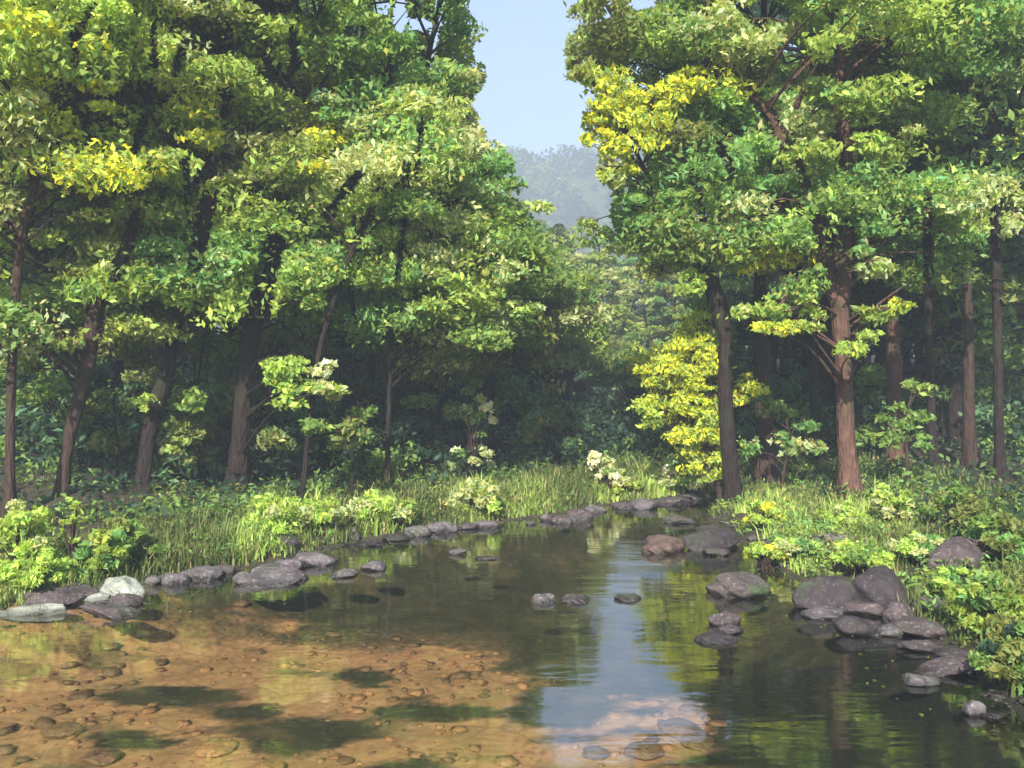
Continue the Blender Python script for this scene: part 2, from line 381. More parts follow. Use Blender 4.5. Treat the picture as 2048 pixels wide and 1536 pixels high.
# leaf colour of the clumps by where they hang, sunlit patches painted in: px, py, radius, tone
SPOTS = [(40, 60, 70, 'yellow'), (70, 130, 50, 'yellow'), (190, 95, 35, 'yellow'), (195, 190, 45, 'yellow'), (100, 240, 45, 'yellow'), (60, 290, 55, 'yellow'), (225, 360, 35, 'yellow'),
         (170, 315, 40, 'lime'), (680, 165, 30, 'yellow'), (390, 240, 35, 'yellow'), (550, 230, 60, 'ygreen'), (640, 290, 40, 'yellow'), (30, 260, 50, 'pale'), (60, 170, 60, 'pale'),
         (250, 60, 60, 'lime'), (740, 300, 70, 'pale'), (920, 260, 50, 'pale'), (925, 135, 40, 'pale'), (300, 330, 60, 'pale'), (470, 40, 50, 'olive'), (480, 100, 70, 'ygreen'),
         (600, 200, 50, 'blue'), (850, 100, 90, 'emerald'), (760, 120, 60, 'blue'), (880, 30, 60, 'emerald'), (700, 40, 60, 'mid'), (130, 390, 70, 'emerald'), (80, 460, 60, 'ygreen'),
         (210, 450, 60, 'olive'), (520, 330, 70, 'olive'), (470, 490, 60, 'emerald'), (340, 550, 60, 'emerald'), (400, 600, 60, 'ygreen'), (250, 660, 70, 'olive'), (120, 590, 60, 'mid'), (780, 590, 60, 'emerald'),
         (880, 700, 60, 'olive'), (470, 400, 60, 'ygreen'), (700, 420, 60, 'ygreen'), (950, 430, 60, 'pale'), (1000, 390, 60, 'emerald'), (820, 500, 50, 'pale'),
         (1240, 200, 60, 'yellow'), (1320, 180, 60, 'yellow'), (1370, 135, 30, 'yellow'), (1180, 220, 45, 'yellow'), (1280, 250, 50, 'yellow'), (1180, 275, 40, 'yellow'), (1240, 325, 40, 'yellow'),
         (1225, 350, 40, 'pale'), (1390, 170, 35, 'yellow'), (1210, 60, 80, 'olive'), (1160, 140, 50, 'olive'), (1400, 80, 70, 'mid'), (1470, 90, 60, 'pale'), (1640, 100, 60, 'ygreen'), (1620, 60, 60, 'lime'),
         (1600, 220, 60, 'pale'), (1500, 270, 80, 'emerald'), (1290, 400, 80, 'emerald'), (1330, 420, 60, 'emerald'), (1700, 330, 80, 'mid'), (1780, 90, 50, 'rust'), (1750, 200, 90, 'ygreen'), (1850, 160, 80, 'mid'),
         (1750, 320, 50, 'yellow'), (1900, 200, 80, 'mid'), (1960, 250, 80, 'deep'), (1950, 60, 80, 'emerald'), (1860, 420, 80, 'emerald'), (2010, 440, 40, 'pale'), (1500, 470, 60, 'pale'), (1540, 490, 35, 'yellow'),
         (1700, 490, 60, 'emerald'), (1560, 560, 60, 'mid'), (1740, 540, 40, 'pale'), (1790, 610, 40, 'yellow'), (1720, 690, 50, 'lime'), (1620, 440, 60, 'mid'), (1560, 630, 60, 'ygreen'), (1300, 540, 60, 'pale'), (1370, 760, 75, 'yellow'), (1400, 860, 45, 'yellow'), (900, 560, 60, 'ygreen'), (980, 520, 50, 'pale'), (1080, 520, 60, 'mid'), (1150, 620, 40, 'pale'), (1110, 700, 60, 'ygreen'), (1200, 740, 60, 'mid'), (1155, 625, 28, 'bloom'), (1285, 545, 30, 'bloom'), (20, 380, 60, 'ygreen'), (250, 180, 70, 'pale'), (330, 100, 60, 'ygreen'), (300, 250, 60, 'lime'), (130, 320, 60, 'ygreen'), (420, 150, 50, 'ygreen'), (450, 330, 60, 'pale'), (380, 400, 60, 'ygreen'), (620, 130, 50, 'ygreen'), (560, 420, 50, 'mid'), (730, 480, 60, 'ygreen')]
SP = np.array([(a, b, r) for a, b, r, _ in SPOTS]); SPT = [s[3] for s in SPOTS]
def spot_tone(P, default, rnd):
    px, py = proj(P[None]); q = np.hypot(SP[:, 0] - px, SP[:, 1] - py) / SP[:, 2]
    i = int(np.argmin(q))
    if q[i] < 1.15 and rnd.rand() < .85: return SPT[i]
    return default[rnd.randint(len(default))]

def catmull(P, n=6):
    P = np.asarray(P, float); Q = np.vstack([2 * P[0] - P[1], P, 2 * P[-1] - P[-2]]); r = []
    for i in range(1, len(Q) - 2):
        for t in np.linspace(0, 1, n, endpoint=False):
            r.append(.5 * ((2 * Q[i]) + (-Q[i - 1] + Q[i + 1]) * t + (2 * Q[i - 1] - 5 * Q[i] + 4 * Q[i + 1] - Q[i + 2]) * t * t + (-Q[i - 1] + 3 * Q[i] - 3 * Q[i + 1] + Q[i + 2]) * t ** 3))
    r.append(P[-1]); return np.array(r)
def tube(path, rad, sides=8, rough=.0, rnd=rs):
    path = np.asarray(path); n = len(path); rad = np.asarray(rad)
    T = norm(np.gradient(path, axis=0)); ref = np.where(np.abs(T[:, 2:3]) > .8, [[1., 0, 0]], [[0, 0, 1.]])
    ref = np.tile(ref[0], (n, 1))
    A = norm(np.cross(T, ref)); B = np.cross(T, A)
    th = np.linspace(0, 2 * np.pi, sides, endpoint=False)
    rr = rad[:, None] * (1 + rough * rnd.normal(size=(n, sides)))
    V = path[:, None] + rr[..., None] * (np.cos(th)[None, :, None] * A[:, None] + np.sin(th)[None, :, None] * B[:, None])
    i = np.arange(n * sides).reshape(n, sides)
    Fc = np.stack([i[:-1], np.roll(i, -1, 1)[:-1], np.roll(i, -1, 1)[1:], i[1:]], -1).reshape(-1, 4)
    return V.reshape(-1, 3), Fc
def join(parts):
    V = []; Fc = []; Cc = []; k = 0
    for p in parts:
        V.append(p[0]); Fc.append(p[1] + k); k += len(p[0])
        if len(p) > 2: Cc.append(p[2])
    return np.vstack(V), np.vstack(Fc), (np.vstack(Cc) if Cc else None)

def make_tree(label, pts, D, w, bark='dark', crown=None, tones=('mid',), branches=(), seed=0, group=None, leaf=.058, nleaf=440, extra=(), name='broadleaf_tree', lean=0, lod=1.0, flare=1.5, cr=(.26, .95)):
    """pts: (px, py) up the trunk at depth D; w: trunk widths in px at those points. crown: (px, zc, R, Rz, n)"""
    r = np.random.RandomState(100 + seed)
    P = np.array([at(a, b, D + lean * i) for i, (a, b) in enumerate(pts)])
    base = P[0].copy(); gz = h1(base[0], base[1]); base[2] = max(gz, .02)
    P[0] = base - np.array([0, 0, .12])
    if P[1][2] < base[2] + .2: P = np.delete(P, 1, 0); w = [w[0]] + list(w[2:])
    root = thing(name, label, 'tree', base, group)
    path = catmull(P, 7); rad = np.interp(np.linspace(0, 1, len(path)), np.linspace(0, 1, len(w)), np.array(w) / 2 / F * D)
    zz = path[:, 2] - base[2]; rad = rad * (1 + (flare - 1) * np.exp(-np.maximum(zz, 0) / .28))
    if base[0] < 0: rad = rad * .88
    V, Fc = tube(path - base, rad, 16, .03, r)
    vv = V.reshape(len(path), 16, 3); cc = (path - base)[:, None]; lob = 1 + .3 * np.cos(np.linspace(0, 2 * np.pi, 16, endpoint=False) * 4 + r.rand() * 6)[None, :, None] * np.exp(-np.maximum(zz, 0) / .22)[:, None, None]
    V = (cc + (vv - cc) * lob).reshape(-1, 3)
    link('trunk', mesh_np('trunk', V, Fc, True), M_BARK[bark], root)
    tops = [path]
    for bpts, bw, bd in branches:
        Q = catmull([at(a, b, D + bd * j) for j, (a, b) in enumerate(bpts)], 6)
        rb = np.linspace(bw[0], bw[1], len(Q)) / 2 / F * D
        V, Fc = tube(Q - base, rb, 8, .04, r)
        link('branch', mesh_np('branch', V, Fc, True), M_BARK[bark], root); tops.append(Q)
    LP = []; twigs = []
    cl = []
    if crown:
        for (cpx, zc, R, Rz, n) in crown:
            n = int(n * 1.3)
            cx = (cpx - 1024) / F * D
            got = 0; tries = 0
            while got < n and tries < n * 6:
                tries += 1
                u = norm(r.normal(size=3)) * (.35 + .65 * r.rand() ** .5)
                c = np.array([cx + u[0] * R, D + lean * 2 + u[1] * R, zc + u[2] * Rz])
                rr = cr[0] + (cr[1] - cr[0]) * r.rand() ** 1.25
                if c[2] < min(2.0, zc - .8 * Rz): continue
                tst = c + rr * .55 * np.array([[0, 0, 0], [1, 0, 0], [-1, 0, 0], [0, 0, .4], [0, 0, -.4]])
                if open_sky(tst)[0] or open_sky(tst).sum() > 2: continue
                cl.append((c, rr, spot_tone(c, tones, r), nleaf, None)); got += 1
    for (a, b, rpx, tone, dd) in extra:
        c = at(a, b, D + dd); R0 = rpx / F * (D + dd)
        for q in range(5):
            src = None if q == 0 else cl[-q][0]
            cl.append((c + norm(r.normal(size=3)) * R0 * r.uniform(.3, .75) * [1, .8, .55], R0 * r.uniform(.35, .68), tone, int(nleaf * .8), src))
    allp = np.vstack(tops)
    for c, rr, tone, nl, src in cl:
        n = int(nl * lod * (rr / .7) ** 1.7) + 12
        C = clump_points(c, rr, n, r.uniform(.3, .55), r)
        ok = (~open_sky(C) | (r.rand(n) < .002)) & ~trunk_shown(C, D, r)
        C = C[ok]; n = len(C)
        if n < 5: continue
        cols = tone_cols(tone, n, r)
        if tone in ('yellow', 'bloom'):
            k = r.rand(n) < .5; cols[k] = tone_cols('ygreen' if tone == 'yellow' else 'pale', int(k.sum()), r)
        else:
            k = r.rand(n) < .34; cols[k] = tone_cols(tones[r.randint(len(tones))], int(k.sum()), r)
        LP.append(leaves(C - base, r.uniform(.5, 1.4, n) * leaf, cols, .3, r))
        # a twig from the nearest lower wood to the clump
        d = np.linalg.norm(allp - c, axis=1) + 3 * np.maximum(allp[:, 2] - c[2] + .15, 0)
        near = np.where(d <= d.min() * 1.12 + .1)[0]; s = allp[near[r.randint(len(near))]] if src is None else src
        mid = (s + c) / 2 + np.array([0, 0, .12 * np.linalg.norm(c - s)]) + r.normal(size=3) * .08
        Q = catmull([s, mid, c], 3); L = np.linalg.norm(c - s)
        if open_sky(Q[:5]).sum() < 2: twigs.append(tube(Q - base, np.linspace(.012 + .009 * L, .005, len(Q)), 5))
    if twigs:
        V, Fc, _ = join(twigs); tag(link('twigs', mesh_np('twigs', V, Fc, True), M_BARK[bark], root), kind='stuff')
    if LP:
        V, Fc, Cc = join(LP); tag(link('crown', mesh_np('crown', V, Fc, False, Cc), M_LEAF, root), kind='stuff')
    return root

SHOWN = [(275, 430, 232, 550, 13), (200, 610, 172, 760, 15), (132, 860, 124, 1000, 14), (292, 235, 270, 300, 9), (415, 410, 392, 525, 15), (345, 700, 280, 985, 15), (455, 190, 450, 225, 12),
         (548, 490, 510, 640, 20), (502, 640, 480, 870, 20), (586, 60, 590, 130, 9), (740, 425, 700, 510, 8), (675, 580, 640, 700, 9), (715, 350, 655, 430, 10), (810, 440, 795, 560, 7), (780, 660, 776, 880, 8), (815, 330, 812, 370, 8),
         (880, 0, 860, 130, 8), (845, 240, 832, 350, 6), (372, 320, 375, 385, 8), (418, 328, 378, 375, 8), (148, 60, 150, 130, 8), (188, 5, 155, 75, 8), (365, 90, 350, 145, 10), (307, 60, 310, 130, 8),
         (1435, 590, 1455, 690, 16), (1450, 700, 1458, 760, 14), (1460, 850, 1470, 1000, 14), (1395, 370, 1405, 440, 9), (1265, 280, 1285, 330, 8), (1440, 290, 1465, 350, 8), (1217, 0, 1217, 30, 7), (1640, 450, 1665, 540, 16),
         (1692, 470, 1684, 660, 18), (1688, 730, 1702, 1000, 20), (1692, 260, 1692, 330, 12), (1678, 100, 1678, 145, 12), (1510, 200, 1545, 235, 12), (1545, 235, 1570, 290, 12), (1600, 330, 1612, 370, 9), (1525, 700, 1530, 745, 14), (1534, 850, 1536, 990, 14),
         (1790, 700, 1790, 780, 14), (1855, 390, 1860, 675, 10), (1940, 580, 1940, 930, 12), (1990, 420, 1998, 880, 10), (1528, 0, 1530, 50, 7), (1480, 10, 1526, 60, 9)]
def trunk_shown(C, D, rnd):
    px, py = proj(C); m = np.zeros(len(C), bool)
    for x1, y1, x2, y2, w in SHOWN:
        dx, dy = x2 - x1, y2 - y1; t = np.clip(((px - x1) * dx + (py - y1) * dy) / (dx * dx + dy * dy), 0, 1)
        m |= np.hypot(px - x1 - t * dx, py - y1 - t * dy) < w * 1.25
    return m & (rnd.rand(len(C)) < .95)
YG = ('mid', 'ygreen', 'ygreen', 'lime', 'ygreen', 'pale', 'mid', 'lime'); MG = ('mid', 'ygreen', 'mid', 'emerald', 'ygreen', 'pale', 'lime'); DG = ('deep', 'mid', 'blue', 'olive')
# ---- left bank
make_tree('leaning tree nearest the left edge, its brown foot in the tall bank grass', [(122, 1010), (138, 880), (172, 745), (190, 630), (238, 535), (268, 430), (278, 300), (292, 235), (300, 60), (290, -200)],
          13.6, [24, 26, 34, 32, 26, 26, 20, 16, 12, 6], 'brown', [(180, 7.0, 2.6, 2.9, 96), (60, 4.8, 1.9, 1.6, 34), (110, 3.3, 1.7, .9, 24)], YG, [([(190, 630), (120, 560), (60, 500)], (16, 6), .1), ([(268, 430), (330, 380), (375, 320)], (14, 5), .1)], 1,
          extra=[(90, 600, 60, 'mid', -.3), (240, 660, 90, 'olive', -.2), (60, 720, 60, 'olive', 0), (320, 560, 70, 'emerald', -.3), (130, 540, 60, 'olive', -.3), (60, 800, 50, 'mid', .2)])
make_tree('dark leaning tree second from the left, forked foot and trunk tipping right', [(280, 985), (300, 860), (335, 735), (362, 620), (392, 520), (418, 410), (450, 215), (455, 100), (470, -200)],
          14.2, [30, 32, 34, 28, 30, 28, 24, 20, 8], 'dark', [(390, 7.4, 2.5, 2.8, 100), (400, 4.6, 1.6, 1.0, 24), (360, 3.5, 1.6, .8, 20)], YG, [([(335, 735), (365, 690), (400, 640)], (14, 5), -.1), ([(430, 330), (400, 260), (350, 150)], (14, 6), .1)], 2,
          extra=[(400, 600, 85, 'ygreen', -.5), (350, 550, 60, 'emerald', -.5), (470, 490, 80, 'emerald', -.4), (300, 800, 45, 'ygreen', -.3), (350, 880, 60, 'olive', .3), (380, 800, 60, 'mid', .3)])
make_tree('thickest dark trunk on the left bank, bent at half height', [(470, 1010), (482, 860), (492, 750), (508, 640), (540, 560), (552, 480), (568, 330), (590, 130), (582, 0), (575, -250)],
          15.0, [40, 40, 42, 46, 40, 30, 26, 32, 28, 14], 'dark', [(580, 7.8, 2.7, 3.0, 108), (600, 4.9, 2.0, 1.1, 30), (680, 3.6, 1.5, .8, 20)], MG, [([(515, 610), (470, 520), (420, 460)], (16, 6), .1), ([(560, 420), (650, 420), (715, 350)], (20, 12), -.1), ([(585, 120), (640, 60), (690, 10)], (16, 6), .1)], 3,
          extra=[(565, 745, 75, 'lime', -1.5), (610, 785, 75, 'lime', -1.5), (585, 760, 70, 'lime', -1.4), (645, 735, 60, 'bloom', -1.4), (655, 770, 50, 'pale', -1.4), (640, 780, 50, 'pale', -.7), (540, 880, 70, 'olive', .2), (575, 720, 45, 'lime', -.8)])
make_tree('thin slanted sapling stem left of the tall slim tree', [(600, 1000), (622, 820), (640, 700), (668, 600), (704, 500), (738, 425), (770, 330)],
          13.8, [11, 11, 12, 13, 11, 10, 5], 'dark', [(740, 5.0, 1.3, 1.2, 26)], MG, [], 4, name='sapling', extra=[(690, 850, 55, 'olive', -.3), (640, 850, 45, 'mid', -.2)], flare=1.2)
make_tree('tall slim tree beside the left edge of the sky gap', [(775, 1000), (776, 880), (782, 700), (792, 560), (806, 470), (815, 360), (835, 290), (858, 110), (880, -10), (890, -250)],
          15.4, [11, 11, 11, 11, 10, 12, 10, 12, 10, 6], 'dark', [(820, 7.6, 1.9, 2.9, 70), (860, 4.9, 1.7, 1.3, 36), (930, 3.9, 1.2, .9, 20), (880, 3.0, 1.3, .7, 20)], MG, [([(815, 370), (810, 320), (800, 300)], (8, 4), .1), ([(792, 560), (840, 480), (900, 430)], (9, 4), .1), ([(845, 200), (790, 210), (782, 120)], (9, 4), 0)], 5,
          extra=[(780, 590, 60, 'emerald', -.6), (740, 300, 80, 'pale', -.7), (760, 320, 80, 'lime', -.6), (900, 330, 60, 'mid', 0), (925, 150, 45, 'pale', 0), (930, 185, 35, 'olive', 0), (920, 260, 45, 'pale', 0), (910, 60, 50, 'emerald', 0),
                 (960, 340, 55, 'mid', 0), (900, 20, 50, 'emerald', 0), (820, 650, 60, 'mid', -1), (860, 620, 60, 'ygreen', -1.2), (960, 600, 60, 'ygreen', -1.2), (1000, 550, 60, 'pale', -1), (930, 500, 60, 'ygreen', -1), (1040, 620, 50, 'mid', -1), (900, 560, 60, 'lime', -1.2), (1010, 480, 50, 'ygreen', -.6), (1060, 560, 45, 'mid', -.6), (880, 690, 70, 'olive', 0), (960, 660, 60, 'olive', .4)])
make_tree('dim slender trunk between the second leaning tree and the thickest trunk', [(418, 990), (415, 900), (408, 700), (420, 500), (430, 100)], 19.5, [26, 24, 20, 16, 8], 'brown', [(420, 7, 2.6, 3.6, 60)], DG, [], 6, nleaf=260, leaf=.095)
make_tree('dim pair stem close right of the thickest trunk', [(596, 990), (592, 860), (600, 700), (615, 480), (620, 60)], 20.0, [18, 17, 15, 12, 6], 'dark', [(640, 7.6, 2.4, 3.8, 55)], DG, [([(600, 975), (622, 930), (625, 860)], (10, 7), .1)], 7, nleaf=260, leaf=.095)
make_tree('dim crooked trunk between the slanted sapling and the slim tree', [(738, 990), (740, 830), (742, 700), (712, 650), (700, 500), (720, 200)], 21.5, [18, 18, 16, 12, 10, 6], 'dark', [(740, 7.4, 2.4, 3.4, 50)], DG, [([(742, 700), (758, 640), (762, 560)], (10, 5), 0)], 8, nleaf=260, leaf=.1)
make_tree('straight dim trunk a little right of the slim tree', [(850, 990), (850, 850), (852, 700), (865, 500), (880, 350)], 23.0, [14, 14, 12, 10, 6], 'brown', [(880, 5.6, 2.2, 2.4, 45)], DG, [], 9, nleaf=260, leaf=.1)
make_tree('thin crooked sapling in the dark gap at the middle of the far bank', [(1003, 985), (990, 860), (985, 750), (1003, 690), (1010, 630), (1030, 560)], 21.0, [9, 9, 9, 12, 9, 5], 'dark', [(1010, 3.9, 1.6, 1.1, 26)], MG, [([(985, 750), (975, 700), (960, 660)], (6, 3), 0)], 10, name='sapling', nleaf=240, leaf=.09)
# high crowns of trees whose feet the left foliage hides
make_tree('yellow leaved tree filling the upper left corner', [(20, 1010), (22, 800), (40, 500), (90, 300), (148, 130), (150, 20), (140, -200)], 12.6, [22, 20, 20, 16, 11, 9, 6], 'brown',
          [(40, 6.3, 2.2, 2.4, 75)], ('ygreen', 'lime', 'ygreen', 'yellow', 'pale', 'lime'), [([(148, 150), (165, 80), (188, 5)], (10, 5), .1)], 11, extra=[(60, 60, 70, 'yellow', -.6), (100, 240, 60, 'yellow', -.6), (190, 190, 60, 'yellow', -.6), (40, 250, 50, 'pale', -.6), (185, 95, 40, 'yellow', -.6)])
make_tree('light green tree with a small forked limb above the second trunk', [(330, 1000), (340, 800), (372, 400), (372, 350), (350, 150), (310, 60), (300, -200)], 16.5, [16, 15, 13, 12, 16, 12, 8], 'brown',
          [(330, 8.6, 2.6, 2.6, 60)], YG, [([(372, 375), (395, 345), (418, 328)], (9, 5), -.1)], 12, nleaf=300, leaf=.09)
# ---- right bank
make_tree('tree at the waterline right of the yellow bush, dark trunk curving left aloft', [(1472, 1008), (1458, 900), (1450, 770), (1452, 680), (1435, 605), (1408, 520), (1405, 440), (1398, 370), (1400, 200), (1380, 0), (1370, -200)],
          15.0, [32, 30, 28, 28, 38, 26, 13, 12, 14, 10, 6], 'dark', [(1330, 6.4, 2.0, 2.3, 80), (1330, 4.3, 1.3, .6, 18)], ('mid', 'ygreen', 'ygreen', 'lime', 'olive'),
          [([(1435, 610), (1370, 480), (1285, 330), (1262, 280)], (14, 5), -.15), ([(1400, 200), (1300, 100), (1217, 20), (1210, -60)], (11, 4), .1), ([(1410, 520), (1465, 345), (1440, 290)], (12, 5), 0)], 20,
          extra=[(1230, 200, 75, 'yellow', -1.2), (1300, 235, 75, 'yellow', -1.2), (1200, 225, 50, 'yellow', -1.2), (1350, 180, 60, 'yellow', -1.2), (1385, 135, 40, 'yellow', -1.2), (1190, 275, 45, 'yellow', -1.2), (1265, 275, 55, 'yellow', -1.2),
                 (1235, 335, 45, 'yellow', -1.1), (1225, 360, 40, 'pale', -1.1), (1290, 400, 75, 'emerald', -.8), (1350, 420, 75, 'emerald', -.8), (1265, 450, 55, 'emerald', -.6), (1300, 540, 60, 'pale', 0), (1160, 130, 40, 'olive', -.8), (1200, 80, 60, 'olive', -.8), (1180, 150, 45, 'olive', -.8),
                 (1380, 560, 60, 'lime', -.6)])
make_tree('broad dim trunk between the waterline tree and the big reddish tree', [(1536, 992), (1530, 860), (1524, 720), (1520, 560), (1528, 300), (1528, 30), (1530, -250)], 16.8, [38, 36, 36, 24, 16, 13, 8], 'brown',
          [(1500, 7.6, 2.2, 3.0, 70)], MG, [([(1526, 80), (1500, 30), (1470, -10)], (12, 8), -.1)], 21, nleaf=280, leaf=.085)
make_tree('big reddish brown tree with flared foot and forked trunk, right bank', [(1702, 1003), (1694, 900), (1687, 740), (1680, 620), (1684, 540), (1690, 470), (1704, 330), (1672, 200), (1684, 110), (1662, 0), (1670, -250)],
          14.6, [36, 34, 33, 39, 40, 31, 22, 20, 16, 11], 'red', [(1660, 6.9, 2.5, 2.5, 95), (1600, 4.5, 1.7, .8, 30), (1780, 4.3, 1.5, .8, 24)], MG,
          [([(1680, 640), (1652, 530), (1634, 450), (1600, 345), (1565, 285), (1540, 232), (1500, 195), (1440, 198)], (24, 9), -.08), ([(1690, 450), (1740, 380), (1800, 300)], (16, 6), 0)], 22, flare=1.9,
          extra=[(1690, 50, 80, 'ygreen', -1.5), (1670, 190, 80, 'mid', -1.5), (1700, 390, 85, 'mid', -1.5), (1640, 300, 60, 'ygreen', -1.4), (1730, 280, 60, 'lime', -1.4), (1700, 695, 45, 'lime', -.9), (1740, 680, 40, 'lime', -.9), (1700, 700, 40, 'lime', -1), (1760, 620, 70, 'ygreen', -.7), (1800, 610, 40, 'yellow', -.8), (1600, 550, 90, 'mid', -.8), (1560, 600, 90, 'ygreen', -.8), (1600, 640, 60, 'ygreen', -.8), (1540, 655, 50, 'yellow', -.9),
                 (1580, 650, 35, 'yellow', -.9), (1500, 470, 60, 'pale', -.8), (1545, 490, 40, 'yellow', -.9), (1480, 500, 50, 'ygreen', -.8), (1740, 540, 50, 'pale', -.8), (1500, 620, 60, 'ygreen', -.6)])
make_tree('slim dark trunk just left of the big reddish tree', [(1640, 985), (1636, 900), (1625, 700), (1620, 480), (1610, 200)], 18.5, [26, 22, 18, 14, 8], 'dark', [(1610, 7.5, 2.4, 3.2, 50)], DG, [], 23, nleaf=260, leaf=.095)
make_tree('pale brown trunk lit through the leaves right of the big reddish tree', [(1792, 985), (1790, 860), (1788, 730), (1784, 560), (1790, 200)], 18.0, [30, 30, 30, 22, 12], 'red', [(1820, 7.2, 2.5, 3.2, 60)], MG, [], 24, nleaf=260, leaf=.095)
make_tree('straight black slim trunk rising left of the lit olive trunk', [(1868, 985), (1864, 860), (1858, 680), (1855, 520), (1855, 380), (1850, 100)], 17.4, [17, 16, 15, 15, 14, 9], 'dark', [(1880, 7.4, 2.3, 3.0, 60)], DG, [], 25, nleaf=260, leaf=.09)
make_tree('trunk with an olive lit left side, second from the right edge', [(1944, 960), (1938, 860), (1938, 700), (1936, 580), (1930, 300), (1925, 0)], 16.6, [26, 24, 20, 17, 14, 9], 'brown', [(1930, 7.2, 2.3, 2.8, 60)], MG, [], 26, nleaf=280, leaf=.09)
make_tree('leafy green sapling between the big reddish tree and the olive lit trunk', [(1822, 1010), (1815, 930), (1812, 850), (1825, 780)], 15.3, [9, 8, 6, 4], 'brown', None, ('mid', 'ygreen'), [], 37, name='sapling', flare=1.1,
          extra=[(1800, 830, 70, 'mid', 0), (1835, 775, 45, 'ygreen', 0), (1775, 880, 55, 'mid', 0), (1840, 880, 35, 'emerald', .1)])
make_tree('tall black trunk nearest the right edge', [(2002, 960), (1998, 860), (1995, 640), (1992, 420), (1990, 250), (1985, -50)], 15.6, [20, 18, 19, 17, 15, 10], 'dark', [(2060, 7.0, 2.4, 2.7, 70)], ('mid', 'deep', 'olive', 'blue', 'mid'), [], 27, nleaf=280,
          extra=[(2020, 440, 45, 'pale', -.6), (1980, 580, 60, 'olive', 0)])

# ---- smaller woody growth
make_tree('bright yellow leaved small tree leaning over the far end of the water', [(1445, 1000), (1425, 900), (1400, 800), (1390, 700), (1400, 620)], 15.6, [9, 9, 8, 6, 4], 'brown', [(1390, 1.95, .5, 1.2, 85), (1415, 1.0, .4, .6, 26), (1330, 1.55, .35, .4, 14), (1335, 2.1, .45, .3, 18), (1480, 1.9, .3, .25, 5)], ('yellow', 'ygreen', 'lime', 'yellow'),
          [([(1425, 900), (1370, 840), (1300, 760)], (6, 3), 0), ([(1405, 820), (1450, 760), (1480, 780)], (5, 3), 0)], 30, name='small_tree', leaf=.046, nleaf=460, cr=(.12, .32),
          extra=[(1310, 750, 42, 'yellow', 0), (1290, 740, 30, 'yellow', 0), (1350, 755, 40, 'yellow', -.2), (1410, 640, 40, 'lime', 0), (1395, 690, 30, 'yellow', -.2), (1480, 790, 35, 'yellow', -.2), (1290, 850, 26, 'ygreen', .1), (1420, 950, 40, 'lime', 0), (1400, 880, 34, 'yellow', 0)])
make_tree('thin sapling with pale mint leaves before the dark wood, right of the thickest left trunk', [(700, 1000), (705, 930), (700, 860)], 14.5, [6, 5, 4], 'dark', None, ('olive', 'mid'), [], 33, name='sapling', flare=1.1,
          extra=[(690, 855, 60, 'olive', 0), (640, 850, 45, 'olive', 0), (720, 830, 45, 'mid', 0)])
make_tree('low leafy sapling between the two leaning trees of the left bank', [(230, 1010), (235, 900), (225, 800)], 15.2, [8, 7, 4], 'dark', None, ('olive', 'mid'), [], 34, name='sapling', flare=1.1,
          extra=[(220, 800, 80, 'mid', 0), (270, 730, 70, 'olive', 0), (210, 880, 60, 'olive', 0), (160, 830, 50, 'mid', 0), (280, 800, 40, 'lime', -.2)])
make_tree('leafy sapling with drooping grey green leaves left of the thickest trunk', [(400, 1000), (395, 900), (390, 780)], 15.6, [8, 7, 4], 'dark', None, ('mid', 'blue', 'olive'), [], 35, name='sapling', flare=1.1,
          extra=[(380, 800, 70, 'mid', 0), (350, 860, 60, 'olive', 0), (390, 900, 50, 'olive', .1), (420, 700, 70, 'mid', .1), (400, 620, 70, 'ygreen', -.2)])
make_tree('spindly sapling with grey green leaves left of the white blossoming shrub', [(860, 1000), (865, 880), (880, 760)], 17.5, [8, 7, 4], 'dark', None, ('mid', 'blue', 'olive'), [], 36, name='sapling', flare=1.1,
          extra=[(880, 740, 70, 'olive', 0), (840, 800, 50, 'mid', 0), (920, 700, 60, 'mid', 0), (900, 820, 40, 'ygreen', 0)])
make_tree('mint green leafy sapling in front of the broad dim trunk', [(1560, 1000), (1570, 930), (1580, 880), (1570, 830)], 15.6, [6, 5, 4, 3], 'brown', None, ('emerald', 'pale', 'mid'), [], 31, name='sapling', leaf=.06, flare=1.1,
          extra=[(1590, 900, 50, 'pale', 0), (1550, 880, 40, 'emerald', 0), (1610, 850, 35, 'emerald', 0), (1500, 900, 40, 'emerald', .1), (1560, 820, 45, 'mid', .2), (1630, 895, 35, 'pale', 0), (1530, 790, 45, 'mid', .3)])

make_tree('small olive green tree in the middle of the far bank under the left crowns', [(1040, 985), (1032, 860), (1025, 700), (1020, 560)], 20.5, [14, 12, 9, 5], 'dark', [(1010, 3.5, 1.7, 1.4, 50)], ('mid', 'olive', 'ygreen', 'pale', 'emerald'), [], 40, name='small_tree', nleaf=260, leaf=.08)
make_tree('small round headed tree right of the middle of the far bank', [(1135, 985), (1138, 860), (1140, 760)], 23.5, [12, 10, 6], 'dark', [(1110, 2.7, 1.5, .9, 40)], ('mid', 'ygreen', 'olive', 'pale'), [], 41, name='small_tree', nleaf=260, leaf=.085)
make_tree('low spreading tree seen between the sky gap and the yellow leaved small tree', [(1270, 985), (1268, 880), (1265, 800)], 25, [12, 10, 6], 'dark', [(1290, 2.0, 1.4, .5, 30)], ('mid', 'olive', 'emerald', 'pale'), [], 42, name='small_tree', nleaf=260, leaf=.085)

